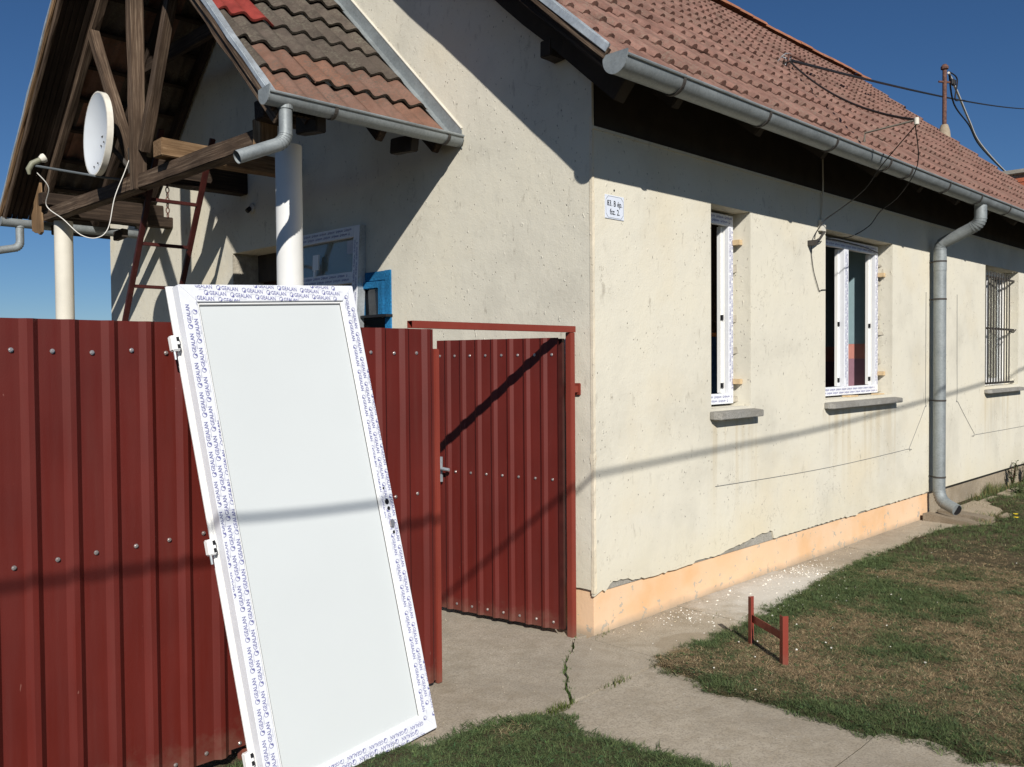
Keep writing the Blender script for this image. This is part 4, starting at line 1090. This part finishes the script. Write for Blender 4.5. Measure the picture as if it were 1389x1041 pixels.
# ------------------------------------------------------------------ house number plate
sg = thing('house_number_sign', (.2, -.003, 2.43), 'small white plate with black lettering near the top of the house corner', 'sign')
x0, x1, za, zb, ct = .112, .290, 2.430, 2.568, .022
MB().prism(rect(x0, x1, za, zb), F, -.005, -.0006).build('plate', SIGNW, sg, bevel=.0012)
def octo(e): return [(x0 + ct + e, za + e), (x1 - ct - e, za + e), (x1 - e, za + ct + e), (x1 - e, zb - ct - e), (x1 - ct - e, zb - e), (x0 + ct + e, zb - e), (x0 + e, zb - ct - e), (x0 + e, za + ct + e)]
mb = MB(); o1, o2 = octo(.006), octo(.0078)
mb.add([(u, -.0056, v) for u, v in o1] + [(u, -.0056, v) for u, v in o2], [(i, (i + 1) % 8, 8 + (i + 1) % 8, 8 + i) for i in range(8)]); mb.build('border_line', BEAD, sg)
def plate_text(s, cx, cz, size, width, nm):
    vs, fs = text_mesh(s, size, .0007); w_ = max(v[0] for v in vs) - min(v[0] for v in vs); k = width / w_
    MB().add([(cx + u * k, -.0058, cz + v) for u, v in vs], fs).build(nm, SIGNB, sg)
plate_text('83. B ép.', .201, 2.519, .047, .142, 'lettering'); plate_text('fsz. 2.', .203, 2.470, .047, .094, 'lettering')
MB().tube([(.201, -.004, 2.60), (.201, .002, 2.60)], .0055, 8).build('nail_hole', BLACK, sg)
# ------------------------------------------------------------------ boot scraper
bs_ = thing('boot_scraper', (.35, -.9, 0), 'small red H shaped steel boot scraper standing in the grass', 'boot scraper')
for (x, y), hh in (((.455, -.748), .285), ((.255, -1.058), .278)):
    lx = Vector((.54, .84, 0)); e = (Vector((.455, -.748, 0)) - Vector((.255, -1.058, 0))).normalized(); n_ = Vector((-e.y, e.x, 0))
    s_ = 1 if x > .4 else -1; o = Vector((x, y, 0))
    MB().fbox(o, e, n_, (0, 0, 1), -.002, .002, -.016, .016, -.06, hh).build('upright', REDP, bs_)
    MB().fbox(o, e, n_, (0, 0, 1), -.030 * s_ if s_ > 0 else .002, -.002 if s_ > 0 else .030, .012, .016, -.06, hh).build('upright', REDP, bs_)
e = (Vector((.455, -.748, 0)) - Vector((.255, -1.058, 0))); M, ln = frame((.257, -1.055, .165), (.452, -.752, .165))
MB().box(0, ln, -.002, .002, -.021, .021).build('cross_bar', REDP, bs_, mw=M)

# ------------------------------------------------------------------ cables
def cable(name, pts, r, mat, label, grp=None, n=6, sm=6):
    o = MB().tube(smooth_path(pts, sm), r, n).build(name, mat, smooth=True); return tag(o, label, 'cable', grp)
def sagline(a, b, sag, n=14): a, b = Vector(a), Vector(b); return [a.lerp(b, i / n) - Vector((0, 0, sag * 4 * (i / n) * (1 - i / n))) for i in range(n + 1)]
KN = Vector((5.0, 1.385, 4.83)); AT = Vector((2.425, -.905, 3.25))
ARMM = plain('weathered_arm_steel', (.17, .15, .12), .7, .2, 20)
ab_ = thing('wire_support', (2.425, -.5, 3.15), 'thin weathered steel arm above the gutter holding the roof cables', 'bracket')
MB().tube([(2.425, -.54, 3.165), (2.425, -.545, 3.228), AT], .008, 6).build('arm', ARMM, ab_)
MB().tube([AT - Vector((0, 0, .03)), AT + Vector((0, 0, .015))], .017, 10).build('insulator', COLG, ab_, smooth=True)
kb = thing('roof_cable_bracket', (5.0, 1.38, 4.7), 'small rusty bracket with a tangle of wire on the main roof', 'bracket')
MB().tube([(4.93, 1.36, 4.66), (4.93, 1.34, 4.86), (5.2, 1.30, 4.84)], .014, 6).build('bar', RUST, kb)
for i in range(5):
    c = KN + Vector((rnd.uniform(-.05, .12), rnd.uniform(-.05, .05), rnd.uniform(-.05, .03))); ax = Vector((rnd.uniform(-1, 1), rnd.uniform(-1, 1), rnd.uniform(-1, 1))).normalized(); o1_ = ax.orthogonal().normalized(); o2_ = ax.cross(o1_)
    MB().tube([c + (o1_ * math.cos(t) * rnd.uniform(.9, 1.1) + o2_ * math.sin(t)) * (.06 + .012 * i) for t in [2 * math.pi * k / 12 for k in range(13)]], .005, 5, cap=False).build('wire_coil', CABB if i % 2 else ZNL, kb)
cable('cable', sagline(KN, AT, .12), .0095, CABB, 'black cable sagging from the roof bracket down to the arm above the gutter')
cable('cable', sagline(KN, (30, 5.67, 10.10), .10), .016, CABB, 'long black line running from the roof bracket away across the sky')
cable('cable', [(11.76, 2.01, 6.36), (12.85, 2.22, 6.29), (14.54, 2.56, 6.19), (16.3, 2.9, 6.12), (21.7, 3.96, 6.53), (29.2, 5.44, 7.26)], .02, CABW, 'pale twisted line drooping from the mast past the brick chimney')
cable('cable', [(11.76, 2.0, 6.33), (12.6, 2.2, 6.05), (14.54, 2.56, 6.10), (16.3, 2.9, 6.06), (21.7, 3.96, 6.50), (29.2, 5.44, 7.22)], .014, CABB, 'dark line drooping beside the pale one from the mast')
cable('cable', [(mx + .05, my - .05, 6.38), (mx + .3, my - .1, 6.3), (mx + .2, my - .1, 5.95), (mx + .45, my - .1, 5.98), (mx + .62, my - .12, 6.0)], .012, CABB, 'short loop of cable at the top of the mast')
cable('cable', [AT + Vector((.0, 0, -.03)), (2.60, -.6, 3.02), (2.72, -.42, 2.88), (2.79, -.2, 2.77), (2.80, -.07, 2.70), (2.73, -.03, 2.6), (2.66, -.05, 2.54)], .004, CABB, 'thin dark wire dropping from the arm to the hook on the wall')
cable('cable', [AT + Vector((.03, .02, -.02)), (2.95, -.72, 3.05), (3.30, -.45, 2.90), (3.5, -.22, 2.83), (3.6, -.08, 2.73), (3.45, .03, 2.635), (3.2, .1, 2.62)], .004, CABB, 'thin dark wire dropping from the arm into the wider window')
hk = thing('wall_hook', (2.75, -.02, 2.6), 'small pale box and dark steel hook beside the top of the wider window', 'hook')
MB().box(2.815, 2.90, -.03, -.0005, 2.62, 2.71).build('junction_box', COLG, hk, bevel=.003)
MB().tube([(2.89, -.02, 2.62), (2.75, -.05, 2.55), (2.655, -.05, 2.51)], .010, 6).build('hook', BOLT, hk); MB().box(2.64, 2.67, -.07, -.0, 2.49, 2.53).build('hook_plate', BOLT, hk)
cable('cable', [(2.662, -.04, 2.5), (2.68, -.012, 2.47), (2.72, -.01, 2.31), (2.79, -.01, 2.19), (2.83, -.008, 2.145), (2.87, -.008, 2.155), (2.951, -.006, 2.16)], .0032, CABB, 'thin looping wire hanging on the wall left of the wider window')
cable('cable', [(2.66, -.03, 2.51), (2.85, -.012, 2.54), (2.96, .05, 2.57), (3.3, .1, 2.61), (3.9, .1, 2.60), (4.25, .1, 2.57)], .004, CABB, 'dark wire running under the lintel of the wider window')
cable('conduit', [(2.86, -.02, 3.2), (2.86, -.022, 2.95), (2.86, -.012, 2.72)], .006, COLG, 'thin pale vertical conduit above the small box under the eaves')
cable('cable', [(1.294, -.003, .737), (2.4, -.0025, .715), (3.4, -.0025, .712), (4.70, -.003, .733), (4.727, -.003, .74), (5.13, -.003, 1.12), (5.14, -.003, 1.2), (5.145, -.003, 2.25)], .0018, BEAD, 'thin grey wire fixed along the wall left of the downpipe', sm=3)
cable('cable', [(6.03, -.003, 2.27), (6.045, -.003, 1.22), (6.07, -.003, 1.13), (6.60, -.003, .76), (6.65, -.003, .745), (8.5, -.003, .735), (11, -.003, .73)], .0018, BEAD, 'thin grey wire fixed along the wall right of the downpipe', sm=3)
# utility line across the street, its shadow crosses fence, door and wall
Ld = L / -L.z
def back(p, y):
    p = Vector(p); t = (p.y - y) / Ld.y; return p - Ld * t
LY = -3.6
ctr = [back(q_, LY) for q_ in ((-3.04, .075, .853), (-2.0, -.184, 1.012), (-.164, 0, .935), (1.249, 0, .983), (2.7, 0, 1.028), (4.35, 0, 1.124), (6.81, 0, 1.297), (8.48, 0, 1.461))]
a_ = Vector((-22, LY, ctr[0].z + 1.3)); b_ = Vector((24, LY, ctr[-1].z + 2.4))
cable('power_line', [a_, Vector((-14, LY, ctr[0].z + .45)), ctr[0] - Vector((2.5, 0, -.06))] + ctr + [Vector((14, LY, ctr[-1].z + .9)), b_], .0115, CABB, 'overhead service line along the street whose shadow crosses the house wall')
for x_, z_ in ((-22, a_.z), (24, b_.z)):
    up_ = thing('utility_pole', (x_, LY, 0), 'wooden utility pole at the %s end of the overhead service line' % ('left' if x_ < 0 else 'right'), 'utility pole')
    MB().tube([(x_, LY + .12, -.3), (x_, LY + .12, z_ + .3)], [.12, .09], 12).build('pole', WOODM, up_, smooth=True)
    MB().tube([(x_, LY + .06, z_ - .03), (x_, LY, z_ + .02)], .03, 10).build('insulator', BLACK, up_, smooth=True)

# ------------------------------------------------------------------ ground clutter
def fnoise(x, y, s, o=0): return mnoise.noise(Vector((x * s + o, y * s - o, o * 1.7)))
def path_left(y):  return np.interp(-y, [.45, .6, .85, 1.34, 2, 3, 4.5], [-.93, -.95, -1.06, -.94, -.96, -.98, -.98])
def path_right(y): return np.interp(-y, [.44, .46, .58, .92, 1.44, 2.03, 3, 4.5], [.2, -.07, -.15, -.25, -.23, -.17, -.1, -.05])
def lawn_top(x): return np.interp(x, [-.1, .0, .3, .67, 1.2, 1.8, 2.35, 3.1, 4.2, 4.9, 5.25, 5.9, 6.6], [-.45, -.47, -.50, -.50, -.46, -.38, -.33, -.315, -.26, -.31, -.62, -.55, -.02])
def left_top(x): return np.interp(x, [-3.5, -2.4, -1.95, -1.75, -1.6, -1.34, -1.15, -.95], [.06, .06, .04, -.30, -.42, -.42, -.47, -.60])
def inside(x, y):
    e = .05 * fnoise(x, y, 6) + .025 * fnoise(x, y, 21, 5)
    if x > path_right(y) + e and y < lawn_top(x) + e: return 1
    if x < path_left(y) + e and y < left_top(x) + e * .8: return 2
    return 0
def depth(x, y):
    e = .05 * fnoise(x, y, 6) + .025 * fnoise(x, y, 21, 5)
    return max(min(x - path_right(y) - e, lawn_top(x) + e - y), min(path_left(y) + e - x, left_top(x) + e * .8 - y))
def hl(x, y):
    d = depth(x, y)
    return -.02 + .034 * max(0, min(1, (d + .03) / .09)) + .010 * max(0, min(1, d / .5)) + .006 * fnoise(x, y, 5, 4) + .004 * fnoise(x, y, 17, 4) - (.03 * max(0, min(1, (-1.9 - x) / .4))) + (.03 * max(0, min(1, (x - 5.3) / .8)))
st_ = .035; XS = np.arange(-4.2, 9.6, st_); YS = np.arange(-4.6, .12, st_); idx = {}; mbl = MB()
for i, x in enumerate(XS):
    for j, y in enumerate(YS):
        if depth(x, y) > -.07: idx[(i, j)] = len(mbl.v); mbl.v.append((x, y, hl(x, y)))
for (i, j), a in idx.items():
    if (i + 1, j) in idx and (i, j + 1) in idx and (i + 1, j + 1) in idx: mbl.f.append((a, idx[(i + 1, j)], idx[(i + 1, j + 1)], idx[(i, j + 1)])); mbl.mi.append(0)
tag(mbl.build('lawn_soil', SOIL, smooth=True), kind='structure')
P_, C_ = [], []
def blade(x, y, z, h_, w_, az, lean, col, curl=0):
    dx, dy = math.cos(az), math.sin(az); px, py = -dy * w_, dx * w_
    P_.extend([(x - px, y - py, z), (x + px, y + py, z), (x + dx * lean * .45 + px * .7, y + dy * lean * .45 + py * .7, z + h_ * .62), (x + dx * lean * .45 - px * .7, y + dy * lean * .45 - py * .7, z + h_ * .62), (x + dx * lean, y + dy * lean, z + h_)])
    C_.extend([col] * 5)
rnd = random.Random(21)
def frustum(x, y, m=.25):
    d = Vector((x, y, 0)) - CAM; zf = d.dot(cf)
    if zf < .8: return False
    return abs(d.dot(cr)) / zf < .60 + m / zf and d.dot(cu_) / zf > -.47 - m / zf
N_try = 0; placed = 0
while placed < 430000 and N_try < 200000:
    N_try += 1
    t = rnd.random()
    if t < .34: x0, y0 = rnd.uniform(-3.6, -.85), rnd.uniform(-2.6, .08)
    elif t < .85: x0, y0 = rnd.uniform(-.3, 3.2), rnd.uniform(-2.6, -.2)
    else: x0, y0 = rnd.uniform(3.2, 9.5), rnd.uniform(-3.0, .02)
    if not frustum(x0, y0): continue
    d0 = depth(x0, y0)
    if d0 < -.035 or (d0 < .0 and rnd.random() < .6): continue
    s_ = 1 if x0 > path_right(y0) - .06 else 2
    if s_ == 2 and x0 < -1.75 and y0 > -.5 and rnd.random() < .35: continue
    base = fnoise(x0, y0, .9, 2) * .8 + fnoise(x0, y0, 2.6, 9) * .8 + fnoise(x0, y0, 9, 1) * .5
    if s_ == 1:
        dry = .64 + base * 1.2 - 1.0 * math.exp(-((d0 - .08) / .24) ** 2) - (.6 if x0 > 4.2 else .2 * max(0, x0 - 3)) + .10
        if x0 < .5 and y0 > -.85: dry += .1
    else:
        dry = -.02 + base * 1.1 + (.6 * math.exp(-(((x0 + 1.25) / .18) ** 2 + ((y0 + .62) / .1) ** 2)))
    dry = max(0, min(1, dry)); kind_ = rnd.random(); sz = rnd.uniform(.55, 1.5) * (1.5 if rnd.random() < .05 else 1)
    tone = rnd.uniform(.65, 1.35); hue = rnd.random()
    far = x0 > 3.2
    if kind_ < dry * .8:      # matted dry stalks lying flat
        az0 = rnd.uniform(0, 6.28)
        for _ in range(9):
            f = rnd.random() ** 1.6; col = ((.10 + .25 * f) * tone, (.072 + .18 * f) * tone, (.042 + .095 * f) * tone)
            if rnd.random() < .09: col = (.42, .35, .21)
            x, y = x0 + rnd.gauss(0, .014), y0 + rnd.gauss(0, .014)
            blade(x, y, hl(x, y) - .002, rnd.uniform(.002, .015), rnd.uniform(.0006, .0016), az0 + rnd.gauss(0, 1.3), rnd.uniform(.012, .06), (*col, 1)); placed += 1
    elif kind_ > .93 and not far:       # broad weed leaves in a rosette
        c = (.042 * tone, .066 * tone, .026 * tone)
        for q_ in range(6):
            az = q_ * 1.05 + rnd.uniform(-.3, .3); blade(x0, y0, hl(x0, y0), rnd.uniform(.004, .012), rnd.uniform(.003, .0055), az, rnd.uniform(.015, .03) * sz, (*[v * rnd.uniform(.8, 1.2) for v in c], 1)); placed += 1
    else:
        g1 = (.042 + .034 * hue, .068 + .028 * hue, .026 + .01 * hue); yb = dry * .6
        g1 = tuple(a * (1 - yb) + b * yb for a, b in zip(g1, (.10, .088, .05)))
        for _ in range(9):
            v = tone * rnd.uniform(.75, 1.25); x, y = x0 + rnd.gauss(0, .011), y0 + rnd.gauss(0, .011)
            h_ = rnd.uniform(.006, .021) * sz * (.8 if s_ == 2 else 1) * (1 - .35 * dry) * (1.5 if far else 1)
            blade(x, y, hl(x, y) - .004 if d0 > 0 else -.002, h_, rnd.uniform(.0008, .0022), rnd.uniform(0, 6.283), rnd.uniform(.01, .042) * sz, (g1[0] * v, g1[1] * v, g1[2] * v, 1)); placed += 1
# weeds in the crack and joints
for i, (x, y) in enumerate(crack):
    n = 30 if i in (8, 12) else (12 if i in (6, 9, 11, 13) else 3)
    for _ in range(n): blade(x + rnd.gauss(0, .012), y + rnd.gauss(0, .012), -.02, rnd.uniform(.02, .045), rnd.uniform(.001, .003), rnd.uniform(0, 6.3), rnd.uniform(.005, .03), (.05, .085, .02, 1))
for cx_, cy_, n in ((-.95, -.56, 170), (-.88, -.55, 60), (-.50, -.545, 45), (-.45, -.54, 22), (-1.08, -.54, 60), (.06, -.02, 24), (.85, -.3, 10)):
    for _ in range(n): blade(cx_ + rnd.gauss(0, .045), cy_ + rnd.gauss(0, .014), -.02, rnd.uniform(.025, .05), rnd.uniform(.001, .003), rnd.uniform(0, 6.3), rnd.uniform(.005, .04), (.05 + .03 * rnd.random(), .08, .02, 1))
# tufts at the foot of the far wall
for cx_, cy_, n, hh in ((7.2, .0, 420, .16), (6.7, -.02, 160, .10), (6.25, -.1, 120, .08), (7.7, -.05, 200, .12), (5.7, -.45, 90, .06), (6.4, -.42, 160, .07), (7.1, -.35, 200, .08), (8.1, -.2, 300, .12), (5.35, -.48, 90, .05), (5.9, -.06, 220, .07), (6.33, -.3, 220, .06), (6.9, -.3, 260, .07), (5.6, -.3, 90, .04), (7.9, -.3, 380, .11), (8.4, -.3, 400, .13), (6.1, -.55, 200, .05), (8.8, .0, 300, .2)):
    for _ in range(n):
        a = rnd.random(); blade(cx_ + rnd.gauss(0, .1), min(.05, cy_ + rnd.gauss(0, .06)), .0, rnd.uniform(.4, 1.1) * hh, rnd.uniform(.0012, .003), rnd.uniform(0, 6.3), rnd.uniform(.01, .07), (.05 + .14 * a * a, .085 + .06 * a * a, .025 + .03 * a, 1))
n = len(P_) // 5; me = bpy.data.meshes.new('grass'); me.from_pydata(P_, [], [f for i in range(n) for f in ((i * 5, i * 5 + 1, i * 5 + 2, i * 5 + 3), (i * 5 + 3, i * 5 + 2, i * 5 + 4))])
C2 = np.array(C_, dtype=np.float32); C2[:, :3] *= 1.22
at = me.color_attributes.new('Col', 'FLOAT_COLOR', 'POINT'); at.data.foreach_set('color', C2.ravel()); me.materials.append(GRASSM)
gr_ = link('grass', me); tag(gr_, 'short patchy green and dry grass growing on both sides of the concrete path', 'grass', kind='stuff')
# plaster crumbs
mb = MB(); cc = []; rnd = random.Random(33)
def chip(x, y, z, s, c):
    n = rnd.choice((5, 6)); a0 = rnd.random() * 6; top_ = []; bot = []
    for i in range(n):
        a = a0 + 2 * math.pi * i / n; r_ = s * rnd.uniform(.6, 1.1); bot.append((x + r_ * math.cos(a), y + r_ * math.sin(a) * .8, z)); top_.append((x + r_ * .7 * math.cos(a), y + r_ * .6 * math.sin(a), z + s * rnd.uniform(.3, .8)))
    mb.add(bot + top_, [tuple(range(n, 2 * n))] + [(i, (i + 1) % n, n + (i + 1) % n, n + i) for i in range(n)]); cc.extend([c] * 2 * n)
for _ in range(2200):
    x = rnd.gauss(1.65, .5); y = -.02 - abs(rnd.gauss(.0, .22))
    if y < -.6 or (y < lawn_top(x) and rnd.random() < .6): continue
    v = rnd.uniform(.6, .8); chip(x, y, max(-.001, hl(x, y) + .004 if inside(x, y) else 0), (.0015 + .006 * rnd.random() ** 2.2) * (2.2 if rnd.random() < .06 else 1), (v, v * .95, v * .84, 1))
for _ in range(230):
    x = rnd.uniform(.1, 5.1); y = -.01 - abs(rnd.gauss(0, .12)); chip(x, y, 0, rnd.uniform(.002, .006), (.55, .47, .33, 1))
for _ in range(40):
    x = rnd.gauss(1.2, 1.0); y = -.45 - abs(rnd.gauss(0, .5))
    if inside(x, y) == 1: chip(x, y, hl(x, y) + .008, rnd.uniform(.003, .008) * (1.3 if rnd.random() < .2 else 1), (.66, .64, .57, 1))
for _ in range(60): chip(rnd.uniform(-1.7, -.1), rnd.uniform(-.45, 1.0), 0, rnd.uniform(.0015, .004), (.5, .45, .35, 1))
me = bpy.data.meshes.new('plaster_crumbs'); me.from_pydata(mb.v, [], mb.f); at = me.color_attributes.new('Col', 'FLOAT_COLOR', 'POINT'); at.data.foreach_set('color', np.array(cc, dtype=np.float32).ravel()); me.materials.append(CHIP)
tag(link('plaster_crumbs', me), 'white plaster crumbs scattered on the concrete and grass below the windows', 'rubble', kind='stuff')
# splash block and broken slabs by the downpipe
def rock(poly, z0, z1, tl, seed, mat=GREYPL):
    rnd2 = random.Random(seed); cx_ = sum(p[0] for p in poly) / len(poly); cy_ = sum(p[1] for p in poly) / len(poly); pts = []
    for i in range(len(poly)):
        a, b = Vector(poly[i]), Vector(poly[(i + 1) % len(poly)])
        for k in range(3): q_ = a.lerp(b, k / 3); pts.append((q_.x + rnd2.uniform(-.012, .012), q_.y + rnd2.uniform(-.012, .012)))
    return MB().prism(pts, lambda u, v, t: (u, v, t + tl[0] * (u - cx_) + tl[1] * (v - cy_)), z0, z1)
ROUGHC = concrete('rough_weathered_concrete', (.25, .205, .15))
sb = thing('splash_block', (5.3, -.3, 0), 'cracked concrete splash block under the foot of the downpipe', 'concrete block')
rock([(5.05, -.02), (5.02, -.48), (5.16, -.58), (5.17, -.02)], -.08, .050, (0, .10), 1, MORTAR).build('side_block', ROUGHC, sb, bevel=.008)
rock([(5.18, -.02), (5.18, -.55), (5.36, -.6), (5.38, -.02)], -.08, .020, (0, .10), 2, MORTAR).build('channel', ROUGHC, sb, bevel=.006)
rock([(5.39, -.03), (5.38, -.5), (5.55, -.52), (5.58, -.03)], -.08, .050, (0, .08), 3, MORTAR).build('side_block', ROUGHC, sb, bevel=.008)
sp_ = [([(5.62, -.05), (5.62, -.42), (6.15, -.46), (6.3, -.08)], .028, 'flat broken concrete slab just right of the splash block'), ([(6.35, -.1), (6.3, -.42), (6.8, -.4), (6.85, -.12)], .038, 'flat broken concrete slab among the weeds, second from the splash block'), ([(6.95, -.12), (6.9, -.36), (7.7, -.34), (7.75, -.1)], .05, 'flat broken concrete slab among the weeds, farthest from the splash block'), ([(5.75, -.5), (5.7, -.68), (6.1, -.7), (6.15, -.52)], .02, 'small concrete fragment lying at the edge of the grass beyond the splash block')]
for i, (po2, z_, lb) in enumerate(sp_): tag(rock(po2, -.1, z_, (rnd.uniform(-.05, .05), rnd.uniform(0, .12)), 40 + i).build('broken_slab', GREYPL, bevel=.008), lb, 'slab', 'broken slabs along the far wall')
# leafy weeds by the far wall
LEAF = vcol('weed_leaves', .7, .25)
def weed(x, y, z, h_, n, label, seed):
    rnd2 = random.Random(seed); w = thing('weed', (x, y, z), label, 'weed', 'weeds by the far wall'); st = MB(); lf = MB(); cl = []
    for s_ in range(n):
        a = rnd2.uniform(0, 6.28); r_ = rnd2.uniform(.02, .13); hh = h_ * rnd2.uniform(.5, 1); tip = Vector((x + r_ * math.cos(a), y + r_ * math.sin(a) * .6, z + hh)); b0 = Vector((x + rnd2.uniform(-.03, .03), y, z - .02))
        st.tube([b0, b0.lerp(tip, .5) + Vector((0, 0, .02)), tip], [.0035, .003, .0015], 4)
        for k in range(34):
            t = rnd2.uniform(.15, 1); c = b0.lerp(tip, t); a2 = rnd2.uniform(0, 6.28); L_ = rnd2.uniform(.018, .045); d = Vector((math.cos(a2), math.sin(a2), rnd2.uniform(-.2, .7))).normalized(); sd_ = d.cross(Vector((0, 0, 1))).normalized() * L_ * .28
            lf.add([c, c + d * L_ * .5 + sd_, c + d * L_, c + d * L_ * .5 - sd_], [(0, 1, 2, 3)]); g_2 = rnd2.random(); cl.extend([(.05 + .05 * g_2, .085 + .05 * g_2, .03 + .02 * g_2, 1)] * 4)
    st.build('stem', REDD if seed % 2 else SOIL, w); me = bpy.data.meshes.new('leaves'); me.from_pydata(lf.v, [], lf.f); at = me.color_attributes.new('Col', 'FLOAT_COLOR', 'POINT'); at.data.foreach_set('color', np.array(cl, dtype=np.float32).ravel()); me.materials.append(LEAF); link('leaves', me, w)
weed(7.95, -.02, .04, .34, 9, 'tall leafy weed growing against the grey plinth at the right end', 3)
weed(8.5, -.05, .04, .28, 9, 'bushy weed at the right edge beyond the tall leafy one', 5)
weed(7.25, -.25, .03, .12, 7, 'low leafy weed on the broken slabs', 6)
weed(8.1, -.45, .03, .18, 10, 'spreading weed in front of the tall one by the wall', 8)
for i, (x, y) in enumerate(((5.42, -.74), (5.62, -.68))):
    dd = thing('dandelion', (x, y, 0), ('yellow dandelion flower in the grass, the left one of two', 'yellow dandelion flower in the grass, the right one of two')[i], 'flower', 'dandelions in the grass')
    MB().tube([(x, y, -.03), (x + .005, y, .06)], .002, 5).build('stem', BLUE if False else SOIL, dd); c = Vector((x + .005, y, .062)); mb = MB()
    for k in range(16):
        a = 2 * math.pi * k / 16; mb.add([c, c + Vector((.02 * math.cos(a - .15), .02 * math.sin(a - .15), .008)), c + Vector((.024 * math.cos(a), .024 * math.sin(a), .012)), c + Vector((.02 * math.cos(a + .15), .02 * math.sin(a + .15), .009))], [(0, 1, 2, 3)])
    mb.build('petals', YEL, dd)
